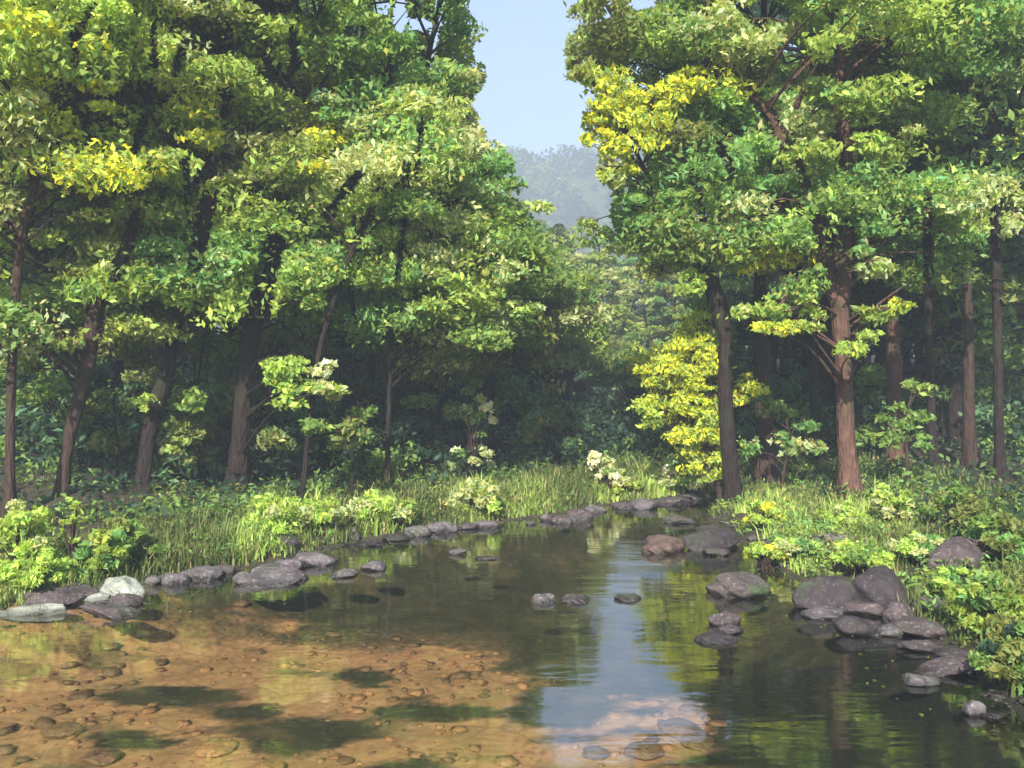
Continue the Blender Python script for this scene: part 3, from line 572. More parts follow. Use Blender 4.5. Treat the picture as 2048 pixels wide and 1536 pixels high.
# ------------------------------------------------------------------ the wood behind: prototypes, then copies
def proto_tree(seed, hgt, R, zlo, tones, ncl, nl, leaf, name='broadleaf_tree'):
    r = np.random.RandomState(seed)
    root = link(name, None)
    sway = np.cumsum(r.normal(size=(6, 2)) * .16, 0)
    path = catmull([(sway[i][0] - sway[0][0], sway[i][1] - sway[0][1], -.2 + hgt * .95 * i / 5) for i in range(6)], 4)
    V, Fc = tube(path, np.linspace(.17, .04, len(path)) * (1 + .5 * np.exp(-np.linspace(0, 12, len(path)))), 8, .04, r)
    link('trunk', mesh_np('trunk', V, Fc, True), M_BARK['dark'], root)
    LP = []; TW = []
    for i in range(ncl):
        f = r.rand() ** .8; zc = zlo + (hgt - zlo) * f
        rad = R * (1 - .62 * f ** 2.2) * (.3 + .7 * r.rand() ** .5); th = r.rand() * 6.283
        c = np.array([rad * math.cos(th), rad * math.sin(th), zc]); rr = r.uniform(.5, 1.0)
        C = clump_points(c, rr, int(nl * (rr / .75) ** 1.5), r.uniform(.3, .5), r)
        LP.append(leaves(C, r.uniform(.6, 1.3, len(C)) * leaf, tone_cols(tones[r.randint(len(tones))], len(C), r), .6, r))
        s = path[np.argmin(np.abs(path[:, 2] - (zc - .3 * rad)))]
        TW.append(tube(np.array([s, (s + c) / 2 + [0, 0, .15], c]), np.array([.04, .025, .008]), 4))
    V, Fc, _ = join(TW); tag(link('twigs', mesh_np('twigs', V, Fc, True), M_BARK['dark'], root), kind='stuff')
    V, Fc, Cc = join(LP); tag(link('crown', mesh_np('crown', V, Fc, False, Cc), M_LEAF, root), kind='stuff')
    return root
def copy_tree(o, parent=None):
    c = o.copy(); COL.objects.link(c); c.parent = parent
    for ch in o.children: copy_tree(ch, c)
    return c
USED = set()
def place(pr, x, y, rz, s, label, cat, group, z=None, tilt=(0, 0)):
    o = pr if pr.name not in USED else copy_tree(pr)
    USED.add(pr.name)
    o.location = (x, y, h1(x, y) if z is None else z); o.rotation_euler = (tilt[0], tilt[1], rz)
    o.scale = (s, s, s) if not isinstance(s, tuple) else s
    tag(o, label, cat, group); return o
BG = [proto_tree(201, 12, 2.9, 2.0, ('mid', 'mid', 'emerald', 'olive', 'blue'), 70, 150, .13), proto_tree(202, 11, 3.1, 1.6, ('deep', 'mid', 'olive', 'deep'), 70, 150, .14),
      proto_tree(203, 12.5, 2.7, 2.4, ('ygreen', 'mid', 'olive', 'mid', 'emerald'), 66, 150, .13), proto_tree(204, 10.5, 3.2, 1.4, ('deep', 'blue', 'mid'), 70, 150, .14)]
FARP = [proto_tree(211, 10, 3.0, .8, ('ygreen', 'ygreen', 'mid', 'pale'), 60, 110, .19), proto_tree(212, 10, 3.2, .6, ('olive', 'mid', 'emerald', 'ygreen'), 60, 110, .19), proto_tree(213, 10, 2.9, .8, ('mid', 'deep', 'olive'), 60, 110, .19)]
r = np.random.RandomState(5)
def px_x(px, D): return (px - 1024) / F * D
# left wood, three loose rows
for D0, step in ((20.5, 210), (26, 165), (33, 130), (42, 110)):
    px = -420
    while px < 905 - (26 - D0) * 4:
        D = D0 + r.uniform(-1.8, 1.8); p = px + r.uniform(-50, 50); 
        lim = 925 - 3.3 / D * F
        if p < lim + 40:
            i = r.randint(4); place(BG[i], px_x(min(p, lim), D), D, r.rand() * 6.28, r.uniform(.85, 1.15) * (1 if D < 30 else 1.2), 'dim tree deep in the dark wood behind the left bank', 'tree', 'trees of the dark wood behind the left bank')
        px += step
# right wood
for D0, step in ((21, 230), (27, 170), (34, 135), (43, 110)):
    px = 1500 + 3.2 / D0 * F * .6
    while px < 2500:
        D = D0 + r.uniform(-1.5, 1.5); p = px + r.uniform(-40, 40)
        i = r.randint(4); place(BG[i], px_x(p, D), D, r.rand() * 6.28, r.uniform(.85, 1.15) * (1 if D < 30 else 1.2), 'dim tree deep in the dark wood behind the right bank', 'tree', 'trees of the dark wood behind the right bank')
        px += step
for D, lo, hi in ((50, -500, 840), (50, 1540, 2700), (60, -500, 760), (60, 1600, 2700)):
    px = lo
    while px < hi:
        place(FARP[2 if r.rand() < .6 else 1], px_x(px, D), D + r.uniform(-3, 3), r.rand() * 6.28, r.uniform(1.1, 1.35), 'hazy tree closing the view at the back of the ' + ('left' if px < 1000 else 'right') + ' wood', 'tree', 'hindmost trees of the wood')
        px += 110
# the valley between: trees farther off whose tops slope down to the gap
TY = [(820, 150), (900, 250), (960, 318), (1002, 345), (1085, 420), (1150, 450), (1205, 480), (1235, 500), (1300, 480), (1440, 440), (1520, 400)]
for D0, step in ((30, 0), (46, 75), (56, 62), (70, 55)):
    if not step: continue
    px = 900
    while px < 1560:
        D = D0 + r.uniform(-3, 3); p = px + r.uniform(-15, 15)
        ty = max(np.interp([p - 50, p, p + 50], [a for a, b in TY], [b for a, b in TY])) + r.uniform(-6, 30)
        x = px_x(p, D); z0 = h1(x, D); top = CH + (HY - ty) / F * D
        s = max((top - z0) / 10.3, .4); i = r.randint(3)
        place(FARP[i], x, D, r.rand() * 6.28, (max(s, .75) * .85, max(s, .75) * .85, s), 'hazy tree far up the valley below the sky gap', 'tree', 'far trees up the valley below the gap')
        px += step

# understory shrubs
def proto_shrub(seed, hgt, R, tones, ncl, nl, leaf, name='shrub'):
    r = np.random.RandomState(seed); root = link(name, None); LP = []; TW = []
    for i in range(ncl):
        u = norm(r.normal(size=3)); u[2] = abs(u[2]); q = (.35 + .65 * r.rand() ** .5)
        c = np.array([u[0] * R * q, u[1] * R * q, .12 + u[2] * hgt * q]); rr = r.uniform(.22, .45) * R
        C = clump_points(c, rr, nl, r.uniform(.4, .7), r)
        C = C[C[:, 2] > .0]
        LP.append(leaves(C, r.uniform(.6, 1.3, len(C)) * leaf, tone_cols(tones[r.randint(len(tones))], len(C), r, .2), .5, r))
        TW.append(tube(np.array([[r.normal() * .05, r.normal() * .05, -.05], [c[0] * .5, c[1] * .5, c[2] * .6], c]), np.array([.014, .009, .004]), 4))
    V, Fc, _ = join(TW); tag(link('stems', mesh_np('stems', V, Fc, True), M_BARK['brown'], root), kind='stuff')
    V, Fc, Cc = join(LP); tag(link('foliage', mesh_np('foliage', V, Fc, False, Cc), M_LEAF, root), kind='stuff')
    return root
US = [proto_shrub(301, 1.5, 1.3, ('deep', 'mid', 'blue'), 26, 110, .085), proto_shrub(302, 1.9, 1.2, ('deep', 'olive', 'blue', 'mid'), 26, 110, .085), proto_shrub(303, 1.2, 1.4, ('deep', 'deep', 'mid'), 26, 110, .085)]  # dark leaf tones paint in the shade under the trees
for D0, step, lo, hi in ((17.6, 105, -250, 900), (19.5, 120, -350, 1420), (24, 95, -250, 1460), (31, 80, -100, 1500), (39, 70, 880, 1500), (20, 150, 1560, 2450), (26, 110, 1520, 2400)):
    px = lo
    while px < hi:
        D = D0 + r.uniform(-1.2, 1.2); p = px + r.uniform(-30, 30); x = px_x(p, D)
        side = 'left' if p < 900 else ('middle' if p < 1480 else 'right')
        s = r.uniform(.7, 1.25) * (1 if D < 28 else 1.3)
        if 1080 < p < 1400: s *= .8
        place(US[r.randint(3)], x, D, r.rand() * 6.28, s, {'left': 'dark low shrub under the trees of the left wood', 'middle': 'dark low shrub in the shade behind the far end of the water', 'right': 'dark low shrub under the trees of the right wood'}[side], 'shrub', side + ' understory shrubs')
        px += step

for x, y in ((7.6, 7.5), (8.4, 9.2), (9.5, 6.2), (8.9, 11.5), (11, 9), (10.6, 12.5), (-8.6, 8.6), (-9.4, 11), (-8.9, 6.0)):
    place(US[r.randint(3)], x, y, r.rand() * 6.28, .8, 'dark low shrub on the open near bank beyond the bushes', 'shrub', 'shrubs on the near banks')
def shrub(label, px, py, seed, hgt, R, tones, ncl=22, nl=110, leaf=.05, name='shrub', cat='shrub', D=None, z=None):
    if D is None and px not in (1212, 146): hgt *= .74; R *= .86
    o = proto_shrub(seed, hgt, R, tones, ncl, nl, leaf, name)
    x, y, g = ground_at(px, py)
    if D: x, y = px_x(px, D), D; g = h1(x, y)
    o.location = (x, y, g if z is None else z); return tag(o, label, cat)
shrub('pale lit leafy shrub standing at the left edge of the bank above the flat rocks', 40, 1160, 401, 1.05, .42, ('lime', 'pale', 'ygreen', 'ygreen'), 30, 90, .04)
shrub('bright green shrub low behind the brown slab at the left edge', 60, 1185, 402, .4, .4, ('lime', 'ygreen', 'lime'), 20, 80, .04)
shrub('thin upright yellow green weed in front of the dark hollow, far left bank', 146, 1150, 403, .75, .12, ('lime', 'ygreen'), 16, 24, .035, 'weed', 'plant')
shrub('mid green leafy plant right of the thin upright weed', 200, 1150, 404, .5, .35, ('emerald', 'mid', 'ygreen'), 16, 90, .05)
shrub('yellow green clump right of the second leaning tree, left bank', 260, 1120, 405, .5, .45, ('ygreen', 'olive', 'mid'), 18, 90, .05)
shrub('sunlit yellow green shrub on the left bank behind the grey stone heap', 560, 1070, 406, .45, .6, ('lime', 'lime', 'pale', 'ygreen'), 22, 90, .045)
shrub('low bright shrub between the dark round rock and the mossy boulder', 640, 1066, 407, .4, .5, ('lime', 'ygreen', 'pale'), 20, 80, .045)
shrub('sunny pale tuft behind the row of far bank stones', 760, 1050, 408, .45, .55, ('pale', 'lime', 'ygreen'), 20, 80, .045)
shrub('bright pale shrub standing where the bank passes under the sky gap', 950, 1030, 409, .55, .5, ('pale', 'pale', 'lime', 'ygreen'), 22, 80, .05)
shrub('white flowering shrub at the dark water end', 1212, 990, 410, .6, .33, ('bloom', 'bloom', 'pale', 'mid'), 20, 60, .05, 'flowering_shrub')
shrub('low yellowish shrub right beside the white flowering shrub', 1250, 995, 411, .3, .3, ('pale', 'yellow', 'ygreen'), 14, 60, .045)
shrub('whitish green shrub left of the waterline tree foot', 1370, 985, 412, .65, .62, ('pale', 'bloom', 'emerald', 'ygreen'), 24, 90, .05)
shrub('white blossoming branchy shrub lit in the dark wood below the sky gap', 942, 990, 413, 1.75, .42, ('bloom', 'pale', 'mid', 'deep'), 24, 60, .06, 'flowering_shrub', D=16.9)
shrub('yellow flowering tuft at the foot of the waterline tree', 1525, 1060, 414, .38, .3, ('yellow', 'ygreen', 'lime'), 18, 70, .035, 'flowering_shrub')
shrub('yellow flowering tuft hanging over the water between two boulders', 1530, 1135, 415, .3, .24, ('yellow', 'lime', 'ygreen'), 16, 70, .03, 'flowering_shrub')
shrub('pointed bright shrub right of the flared tree foot', 1780, 1050, 416, .55, .34, ('lime', 'ygreen', 'pale'), 24, 80, .035)
shrub('pale green shrub left of the pointed bright shrub', 1690, 1060, 417, .3, .4, ('pale', 'ygreen', 'lime'), 18, 80, .035)
shrub('bright green clump below the grey flat stones on the right bank', 1600, 1120, 418, .28, .38, ('lime', 'pale', 'emerald'), 18, 80, .035)
shrub('leafy clump overhanging the two great dark boulders', 1730, 1145, 419, .25, .45, ('ygreen', 'lime', 'mid'), 20, 90, .035)
shrub('mint green clump left of the brown boulder on the right bank', 1830, 1130, 420, .35, .3, ('emerald', 'pale', 'lime'), 18, 80, .035)
shrub('dark olive bush above the brown boulder near the right edge', 1900, 1060, 421, .5, .5, ('olive', 'mid', 'olive'), 22, 100, .045)
shrub('mid green bush at the right edge beside the brown boulder', 2010, 1130, 422, .55, .42, ('mid', 'emerald', 'olive'), 24, 110, .045)
shrub('large leafy bush at the right edge above the small stones', 1990, 1270, 423, .5, .45, ('mid', 'emerald', 'ygreen', 'olive'), 28, 120, .04)
shrub('dark leafy bush at the lower right edge behind the last stone', 2040, 1370, 424, .45, .36, ('olive', 'deep', 'mid'), 26, 120, .035)
shrub('small fresh clump over the right end of the boulder heap', 1915, 1200, 425, .25, .25, ('emerald', 'lime'), 16, 80, .03)

# ------------------------------------------------------------------ rocks
def ico(sub):
    t = (1 + 5 ** .5) / 2
    V = [(-1, t, 0), (1, t, 0), (-1, -t, 0), (1, -t, 0), (0, -1, t), (0, 1, t), (0, -1, -t), (0, 1, -t), (t, 0, -1), (t, 0, 1), (-t, 0, -1), (-t, 0, 1)]
    V = [norm(np.array(v, float)) for v in V]
    Fc = [(0, 11, 5), (0, 5, 1), (0, 1, 7), (0, 7, 10), (0, 10, 11), (1, 5, 9), (5, 11, 4), (11, 10, 2), (10, 7, 6), (7, 1, 8), (3, 9, 4), (3, 4, 2), (3, 2, 6), (3, 6, 8), (3, 8, 9), (4, 9, 5), (2, 4, 11), (6, 2, 10), (8, 6, 7), (9, 8, 1)]
    for _ in range(sub):
        mid = {}; G = []
        def m(a, b):
            k = (min(a, b), max(a, b))
            if k not in mid: V.append(norm(V[a] + V[b])); mid[k] = len(V) - 1
            return mid[k]
        for a, b, c in Fc:
            ab, bc, ca = m(a, b), m(b, c), m(c, a); G += [(a, ab, ca), (b, bc, ab), (c, ca, bc), (ab, bc, ca)]
        Fc = G
    return np.array(V), np.array(Fc)
IC3 = ico(3); IC4 = ico(4)
def rock_mesh(seed, sx, sy, sz, big=False, smooth=.68):
    r = np.random.RandomState(seed); V, Fc = IC4 if big else IC3
    U = V.copy(); d = np.ones(len(U))
    for k in range(13):                                   # planes that cut facets off the pebble
        n = norm(r.normal(size=3)); h = r.uniform(.52, .8) + .2 * smooth
        q = U @ n; d = np.where(q > h, np.minimum(d, h / np.maximum(q, 1e-3)), d)
    U = U * d[:, None]
    for a, f in ((.2, 1.5), (.12, 3.1), (.05, 7), (.025, 14)):
        o = r.rand(3) * 9
        U = U * (1 + a * (2 * vnoise(V[:, 0] * f + o[0] + V[:, 2] * f * .7, V[:, 1] * f + o[1] - V[:, 2] * f * .5) - 1) * (1.3 - smooth))[:, None]
    U[:, 2] = np.where(U[:, 2] > 0, U[:, 2] ** .85 if False else U[:, 2], U[:, 2])
    return mesh_np('rock', U * np.array([sx, sy, sz]), Fc, True)
KR = [0]
def rock(px, py, wpx, hpx, mat, label, land=False, yaw=0, dy=.72, big=False, sink=.32, cat='rock', name='rock', group=None, lift=0):
    """centre of the visible outline (px, py), its width and height in pixels"""
    KR[0] += 1; rr = np.random.RandomState(500 + KR[0])
    x, y, g = ground_at(px, py + hpx * .42)
    w = wpx / F * y / 2; dd = w * dy
    for _ in range(8):
        yc = y + dd * .85; zt = CH - (py - hpx / 2 - HY) / F * yc - g
        if zt > .3 * w: break
        dd *= .86
    zt = max(zt * (.86 if px > 1590 else .95), .2 * w); sz = zt * .78
    o = link(name, rock_mesh(600 + KR[0], w * 1.14, dd * 1.15, sz * 1.16, big or wpx > 90), M_ROCK[mat], loc=(x, yc, g + zt - sz))
    o.rotation_euler = (rr.normal() * .06, rr.normal() * .06, yaw + rr.normal() * .12)
    return tag(o, label, cat, group)
rock(58, 1197, 185, 46, 'brown', 'long brown slab at the left edge, hindmost of the corner rocks', big=True)
rock(62, 1220, 135, 24, 'pale', 'whitish flat rock at the water in front of the long brown slab', dy=.5)
rock(170, 1196, 95, 28, 'pale', 'low pale greenish rock between the brown slab and the peaked white one', dy=.6)
rock(238, 1178, 82, 52, 'pale', 'peaked white rock, tallest of the left corner rocks', dy=.6, sink=.2)
rock(190, 1176, 56, 26, 'dark', 'small dark rock tucked behind the low pale rock')
rock(238, 1202, 70, 26, 'brown', 'grey brown rock right under the peaked white rock')
rock(216, 1224, 118, 30, 'brown', 'flat purple brown rock lowest of the left corner rocks', dy=.5)
rock(291, 1160, 46, 22, 'grey', 'small grey stone first to the right of the peaked white rock')
rock(340, 1157, 66, 30, 'grey', 'rounded grey stone in the shore row left of the taller stone')
rock(398, 1147, 74, 32, 'grey', 'light topped grey stone in the middle of the left shore row')
rock(436, 1140, 60, 20, 'brown', 'low brown stone ending the left shore row')
rock(622, 1120, 92, 32, 'grey', 'broad grey rock at the top right of the grey stone heap')
rock(572, 1128, 60, 26, 'grey', 'grey stone at the top left of the grey stone heap')
rock(548, 1144, 100, 30, 'grey', 'long light grey stone in the middle of the grey stone heap')
rock(528, 1162, 118, 30, 'grey', 'wide grey stone lowest of the grey stone heap')
rock(486, 1160, 50, 26, 'grey', 'small grey stone at the left end of the grey stone heap')
rock(592, 1152, 52, 20, 'brown', 'low brown stone at the right foot of the grey stone heap')
rock(682, 1148, 58, 18, 'grey', 'flat stone in the water just right of the grey stone heap')
rock(748, 1132, 50, 24, 'grey', 'lone rounded stone in the water between the heap and the bank')
rock(570, 1084, 46, 36, 'dark', 'dark round rock in the sunny grass of the left bank')
rock(703, 1070, 32, 28, 'mossy', 'small mossy boulder on the bank left of the dark shore ledge')
rock(738, 1087, 62, 14, 'dark', 'thin dark ledge at the start of the far shore stones')
rock(788, 1076, 54, 16, 'dark', 'dark low stone second in the far shore row')
rock(834, 1064, 58, 24, 'grey', 'grey stone left of the largest stone in the far shore row')
rock(880, 1056, 62, 24, 'grey', 'largest pale grey stone in the far shore row')
rock(935, 1053, 36, 15, 'brown', 'small brown stone after the gap in the far shore row')
rock(970, 1050, 50, 18, 'grey', 'grey stone ending the row under the sky gap')
rock(915, 1105, 36, 15, 'grey', 'small stone in the water below the far shore row')
rock(975, 1116, 46, 10, 'brown', 'barely showing brown stone right of the small water stone')
rock(1062, 1046, 20, 10, 'grey', 'tiny pebble first left in the shore row of the narrows')
rock(1092, 1036, 26, 15, 'grey', 'small round grey stone in the narrows next to the tiny pebble')
rock(1124, 1041, 44, 17, 'brown', 'brown stone in the narrows lying right of the small round one')
rock(1160, 1030, 52, 26, 'brown', 'tallest brown stone of the narrows')
rock(1194, 1018, 42, 16, 'grey', 'grey stone behind the tallest stone of the narrows')
rock(1250, 1011, 52, 15, 'brown', 'low brown stone at the far water end, left of the grey pair')
rock(1290, 1010, 56, 22, 'grey', 'humped grey stone at the far water end')
rock(1336, 1004, 62, 16, 'brown', 'long low stone right of the humped grey stone')
rock(1384, 996, 66, 14, 'brown', 'farthest flat brown stone under the bright yellow tree')
rock(1090, 1197, 52, 24, 'grey', 'pink grey stone in mid water, left one of the pair')
rock(1150, 1199, 62, 19, 'brown', 'flat brown stone in mid water, right one of the pair')
rock(1256, 1197, 50, 18, 'brown', 'lone reddish brown stone amid the sky reflection')
rock(1332, 1089, 84, 44, 'red', 'reddish round boulder off the right bank', big=True)
rock(1430, 1081, 108, 48, 'dark', 'wide dark boulder right of the reddish round boulder', big=True)
rock(1436, 1105, 62, 17, 'brown', 'light brown stone lying under the wide dark boulder')
rock(1362, 1040, 64, 20, 'brown', 'flat brown stone in the shallows behind the reddish boulder')
rock(1425, 1060, 60, 16, 'brown', 'thin flat stone just behind the wide dark boulder')
rock(1540, 1096, 52, 38, 'dark', 'small black rock in the bright grass of the right shore')
rock(1514, 1077, 36, 14, 'brown', 'little brown stone above the small black rock')
rock(1480, 1174, 120, 56, 'mossy', 'moss covered boulder with a pinkish crest in front of the grass point', big=True)
rock(1456, 1240, 60, 36, 'brown', 'upright brown rock under the mossy boulder')
rock(1462, 1262, 50, 22, 'brown', 'small brown stone wedged between the two small brown rocks')
rock(1438, 1280, 82, 24, 'dark', 'low dark rock at the edge of the brown shoal')
rock(1672, 1190, 130, 80, 'dark', 'great dark boulder at the left of the boulder heap', big=True)
rock(1768, 1180, 150, 88, 'dark', 'largest dark boulder on top of the boulder heap', big=True)
rock(1660, 1228, 90, 30, 'grey', 'pale streaked stone at the left foot of the boulder heap')
rock(1745, 1216, 110, 44, 'brown', 'brown grey boulder in the middle of the boulder heap', big=True)
rock(1810, 1228, 70, 44, 'brown', 'rounded brown stone right of the middle boulder in the heap')
rock(1866, 1212, 76, 38, 'brown', 'smooth brown stone at the upper right of the boulder heap')
rock(1725, 1254, 90, 46, 'dark', 'dark stone meeting the water at the front of the heap')
rock(1842, 1254, 130, 44, 'brown', 'long brown stone at the lower right of the boulder heap')
rock(1782, 1262, 60, 30, 'grey', 'small grey stone at the very front of the boulder heap')
rock(1855, 1294, 100, 26, 'brown', 'flat brown stone just below the boulder heap')
rock(1925, 1306, 84, 26, 'dark', 'flat dark stone touching the right bank below the heap')
rock(1908, 1337, 112, 42, 'brown', 'wide rounded brown stone in the dark pool by the right bank')
rock(1848, 1362, 76, 32, 'grey', 'grey stone with a dark foot left under the wide rounded stone')
rock(1955, 1418, 48, 36, 'grey', 'streaked grey stone lowest by the right edge')
rock(1996, 1432, 54, 20, 'dark', 'dark flat stone touching the streaked grey stone')
rock(1930, 1114, 150, 74, 'brown', 'brown boulder on the right bank above the heap', big=True)
rock(1682, 1078, 92, 24, 'grey', 'flat grey stone in the grass of the right bank')
rock(1730, 1094, 70, 26, 'brown', 'brown stone below the flat grey stone on the right bank')
rock(1655, 1024, 52, 24, 'grey', 'pale slanted stone left of the flared tree foot')

# stones lying under water
def sunk(px, py, wpx, hpx, label, mat='sand'):
    KR[0] += 1; D = CH * F / (py - HY); x = px_x(px, D); z = h1(x, D)
    w = wpx / F * D / 2; d = hpx / F * D / math.sin(math.atan2(CH, D)) / 2
    sz = min(max(.3 * w, .05), .5 * (-z + .04))
    o = link('rock', rock_mesh(900 + KR[0], w, d, sz, False, .95), M_ROCK[mat], loc=(x, D, min(z + sz * .35, -sz * 1.1 - .012)))
    o.rotation_euler = (0, 0, (KR[0] * .7) % .5 - .25); return tag(o, label, 'rock')
for a in [(455, 1478, 135, 62, 'large round ochre cobble under water at the bottom, biggest of its kind'), (325, 1462, 90, 38, 'oval sunken cobble up left of the biggest ochre cobble'), (575, 1508, 130, 40, 'flat sunken cobble right under the biggest ochre cobble'),
          (700, 1490, 130, 60, 'broad sunken cobble right of the biggest ochre cobble'), (250, 1522, 140, 34, 'dark rimmed sunken cobble in the lower left corner'), (345, 1520, 60, 30, 'little sunken cobble beside the dark rimmed one'),
          (600, 1460, 60, 24, 'small sunken cobble above the broad one'), (430, 1360, 80, 28, 'pale sunken stone in the middle left of the river bed'), (640, 1440, 110, 32, 'long sunken stone above the small sunken cobble'),
          (820, 1500, 90, 36, 'rightmost sunken cobble before the sky reflection'), (200, 1378, 90, 24, 'grey sunken stone at middle left', 'sunk'), (130, 1335, 90, 22, 'dark sunken stone at the left near the green reflection', 'sunk'),
          (540, 1395, 70, 22, 'ochre sunken stone close above the long one'), (1360, 1332, 84, 42, 'round brown stone just under water on the shoal', 'sunk'), (1395, 1352, 70, 30, 'brown sunken stone right of the round one on the shoal', 'sunk'), (1290, 1368, 90, 26, 'flat brown sunken stone lowest on the shoal', 'sunk'),
          (1345, 1420, 60, 18, 'small dark sunken stone in the sand below the shoal stones', 'sunk'), (1300, 1440, 50, 14, 'narrow sunken stone near the lower edge of the sand', 'sunk'), (760, 1420, 80, 26, 'faint sunken stone between the sand and the green reflection'), (1190, 1372, 60, 16, 'dark sunken stone at the left tip of the shoal', 'sunk')]:
    sunk(*a)

# gravel: small stones on the bed and along the waterline
def pebbles(label, n, cond, seed, lo, hi, mat, flat=.5):
    r = np.random.RandomState(seed); D = r.uniform(4.6, 17, n * 12); x = (r.uniform(-150, 2200, n * 12) - 1024) / F * D; sdv = river_sd(x, D)
    k = cond(x, D, sdv, r.rand(len(x))); x, D = x[k][:n], D[k][:n]; n = len(x); z = height(x, D)
    V0, F0 = ico(0); V0 = np.array(V0); sz = r.uniform(lo, hi, n) ** 1.0 * (r.rand(n) ** 1.5 + .35)
    J = 1 + .22 * r.normal(size=(n, 12, 1)); th = r.rand(n) * 6.283; c, s_ = np.cos(th)[:, None], np.sin(th)[:, None]
    P = V0[None] * J * sz[:, None, None] * np.stack([np.ones(n), r.uniform(.6, .95, n), r.uniform(.2, .4, n)], -1)[:, None]
    X2 = P[..., 0] * c - P[..., 1] * s_; Y2 = P[..., 0] * s_ + P[..., 1] * c
    V = np.stack([X2 + x[:, None], Y2 + D[:, None], P[..., 2] + (z + sz * .12)[:, None]], -1)
    T = (F0[None] + 12 * np.arange(n)[:, None, None]).reshape(-1, 3)
    tag(link('pebbles', mesh_np('pebbles', V.reshape(-1, 3), T, True), M_ROCK[mat]), label, 'pebbles', kind='stuff')
pebbles('ochre gravel on the sunlit river bed', 650, lambda x, y, s, q: (s < -.3) & (sand_mask(x, y) > .3) & (fbm(x * 1.6 + 4, y * 1.6) > .44 + .12 * q), 61, .012, .07, 'sand')
pebbles('umber gravel strewn over the river bed', 320, lambda x, y, s, q: (s < -.3) & (sand_mask(x, y) > .12) & (fbm(x * 1.3, y * 1.3) > .5), 62, .02, .1, 'sunk')
pebbles('grey gravel along the waterline of both banks', 1500, lambda x, y, s, q: (s > -.25) & (s < .22), 63, .02, .06, 'brown')

# ------------------------------------------------------------------ grass and low cover
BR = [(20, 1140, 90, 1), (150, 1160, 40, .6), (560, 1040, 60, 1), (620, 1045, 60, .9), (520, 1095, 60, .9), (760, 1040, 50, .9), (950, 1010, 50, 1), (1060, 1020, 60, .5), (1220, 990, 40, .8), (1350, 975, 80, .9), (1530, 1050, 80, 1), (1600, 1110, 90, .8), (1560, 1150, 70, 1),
      (1780, 1030, 60, .8), (1690, 1040, 60, .8), (1740, 1140, 60, .8), (1620, 1150, 60, .8)]  # sunlit patches painted into the grass colour
def grass(label, cond, n, seed, hmin, hmax, wid=.009):
    r = np.random.RandomState(seed)
    out = []
    while sum(len(o) for o in out) < n:
        D = r.uniform(4, 23, 60000); x = r.uniform(-1, 1, 60000) * (3 + .55 * D); px = 1024 + F * x / D
        sdv = river_sd(x, D); z = height(x, D)
        keep = (z > .02) & cond(px, D, sdv, x) & (r.rand(60000) < np.clip(1.3 - sdv / 4.5, .05, 1)) & (fbm(x * 1.7, D * 1.7) + .25 * r.rand(60000) > .54)
        out.append(np.c_[x, D, z][keep])
    P = np.vstack(out)[:n]
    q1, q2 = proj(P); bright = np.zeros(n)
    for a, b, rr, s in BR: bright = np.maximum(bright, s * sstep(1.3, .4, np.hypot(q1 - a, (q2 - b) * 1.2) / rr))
    hh = (hmin + (hmax - hmin) * r.rand(n) ** 1.6) * (.35 + 1.3 * fbm(P[:, 0] * 1.6, P[:, 1] * 1.6)) * np.where(r.rand(n) < .06, 1.7, 1); th = r.rand(n) * 6.283; ln = r.uniform(.1, 1.0, n) * hh
    dx, dy = np.cos(th), np.sin(th); w = wid * r.uniform(.7, 1.5, n) * (P[:, 1] / 12)
    p0 = P; side = np.c_[-dy, dx, 0 * dx] * w[:, None]
    p1 = P + np.c_[dx * ln * .3, dy * ln * .3, hh * .6]; p2 = P + np.c_[dx * ln, dy * ln, hh]
    V = np.stack([p0 - side, p0 + side, p1 + side * .8, p2, p1 - side * .8], 1).reshape(-1, 3)
    i = np.arange(n)[:, None] * 5
    Fc = np.vstack([i + np.array([[0, 1, 2, 4]]), i + np.array([[4, 2, 3, 3]])])
    f4 = i + np.array([[0, 1, 2, 4]]); f3 = i + np.array([[4, 2, 3]])
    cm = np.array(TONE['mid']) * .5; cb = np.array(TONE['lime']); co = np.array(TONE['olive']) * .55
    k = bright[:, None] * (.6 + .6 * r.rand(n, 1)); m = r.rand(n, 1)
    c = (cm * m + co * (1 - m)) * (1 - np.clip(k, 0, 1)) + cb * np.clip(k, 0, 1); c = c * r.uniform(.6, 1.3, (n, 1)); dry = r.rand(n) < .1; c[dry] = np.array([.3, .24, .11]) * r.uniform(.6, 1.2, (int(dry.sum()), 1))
    # two triangles and a tip, all as triangles
    T = np.vstack([i + np.array([[0, 1, 2]]), i + np.array([[0, 2, 4]]), f3])
    tag(link('grass', mesh_np('grass', V, T, False, np.repeat(c, 5, 0)), M_GRASS), label, 'grass', kind='stuff')
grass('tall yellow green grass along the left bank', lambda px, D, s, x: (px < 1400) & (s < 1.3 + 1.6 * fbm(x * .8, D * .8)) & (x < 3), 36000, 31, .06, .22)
grass('bright low grass and weeds on the right bank', lambda px, D, s, x: (px > 1400) & (s < 4) & (x > 1.5), 36000, 32, .05, .19)
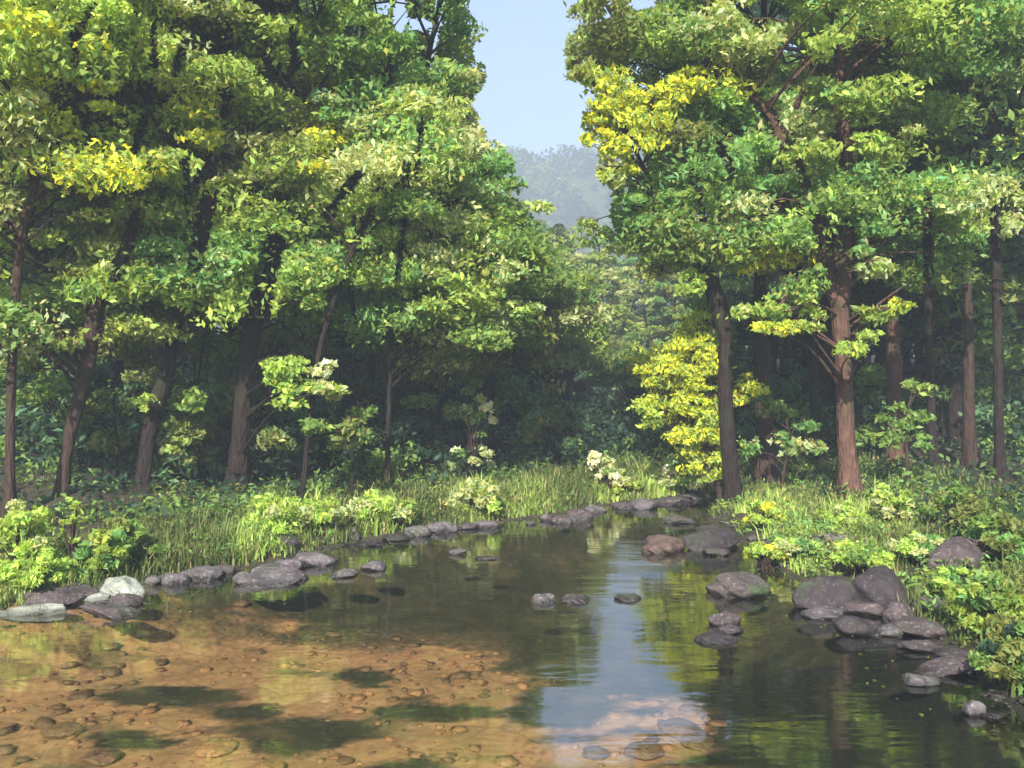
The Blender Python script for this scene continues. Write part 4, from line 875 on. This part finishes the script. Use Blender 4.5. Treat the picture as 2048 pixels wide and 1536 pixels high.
def cover(label, cond, n, seed, tones, size, zr):
    r = np.random.RandomState(seed); D = r.uniform(3, 30, n * 14); x = r.uniform(-1, 1, n * 14) * (3 + .75 * D); s = river_sd(x, D); z = height(x, D)
    k = (z > .03) & cond(px, D, s) & (fbm(x * 2.3 + 9, D * 2.3) > .47); P = np.c_[x, D, z + r.rand(len(x)) ** 1.5 * zr][k][:n]; n = len(P)
    col = np.array([TONE[t] for t in tones])[(fbm(P[:, 0] * 2, P[:, 1] * 2) * 2.2 * len(tones)).astype(int) % len(tones)] * r.uniform(.7, 1.3, (n, 1))
    V, Fc, Cc = leaves(P, r.uniform(.6, 1.4, n) * size, col, 1.0, r)
    tag(link('ground_cover', mesh_np('ground_cover', V, Fc, False, Cc), M_LEAF), label, 'ground cover', kind='stuff')
cover('broad leaved green ground cover on both banks near the water', lambda px, D, s: s < 3.5, 46000, 41, ('mid', 'olive', 'ygreen', 'emerald'), .035, .16)
cover('dark low plants on the shaded forest floor', lambda px, D, s: s >= 1.5, 44000, 42, ('deep', 'deep', 'deep', 'mid'), .06, .3)

# fallen leaves floating and lying at the edges
r = np.random.RandomState(77); nfl = 260
fx = r.uniform(-5, 5, nfl * 5); fy = r.uniform(6, 15, nfl * 5); fs = river_sd(fx, fy); k = (fs < -.1) & (fs > -.9); P = np.c_[fx, fy, 0 * fx + .004][k][:nfl]
V, Fc, Cc = leaves(P, r.uniform(.012, .024, len(P)), tone_cols('ygreen', len(P), r), 30, r); V[:, 2] = .004 + (np.arange(len(V)) % 2) * .002
tag(link('floating_leaves', mesh_np('floating_leaves', V, Fc, False, Cc), M_LEAF), 'tiny leaves floating near the shore', 'leaves', kind='stuff')

# ------------------------------------------------------------------ woods on the far ridge
r = np.random.RandomState(88); LP = []
for _ in range(620):
    x = r.uniform(-120, 150); y = r.uniform(250, 372); z = float(ridge(np.array([x]), np.array([y]))[0]); R = r.uniform(3, 5.5)
    C = np.array([x, y, z + R * .7]) + norm(r.normal(size=(70, 3))) * R * r.uniform(.7, 1.05, (70, 1)) * [1, 1, 1.1]
    LP.append(leaves(C, r.uniform(.7, 1.5, 70), tone_cols(('deep', 'deep', 'mid', 'deep')[r.randint(4)], 70, r), .8, r))
V, Fc, Cc = join(LP)
tag(link('hillside_forest', mesh_np('hillside_forest', V, Fc, False, Cc), M_LEAF), 'blue grey forest covering the far ridge', 'forest', kind='stuff')

# ------------------------------------------------------------------ haze
if HAZE:
    bx = np.array([(x, y, z) for x in (-360, 430) for y in (-30, 500) for z in (-3, 108)], float)
    hz = mesh_np('haze', bx, [[0, 1, 3, 2], [4, 6, 7, 5], [0, 4, 5, 1], [2, 3, 7, 6], [0, 2, 6, 4], [1, 5, 7, 3]])
    mz, tz, oz = new_mat('haze'); pv = N(tz, 'ShaderNodeVolumePrincipled'); pv.inputs['Density'].default_value = HAZE
    pv.inputs['Color'].default_value = (.74, .85, 1.0, 1); pv.inputs['Anisotropy'].default_value = .0
    tz.links.new(pv.outputs[0], oz.inputs['Volume'])
    tag(link('haze', hz, mz), 'faint blue air in the valley', 'haze', kind='stuff')
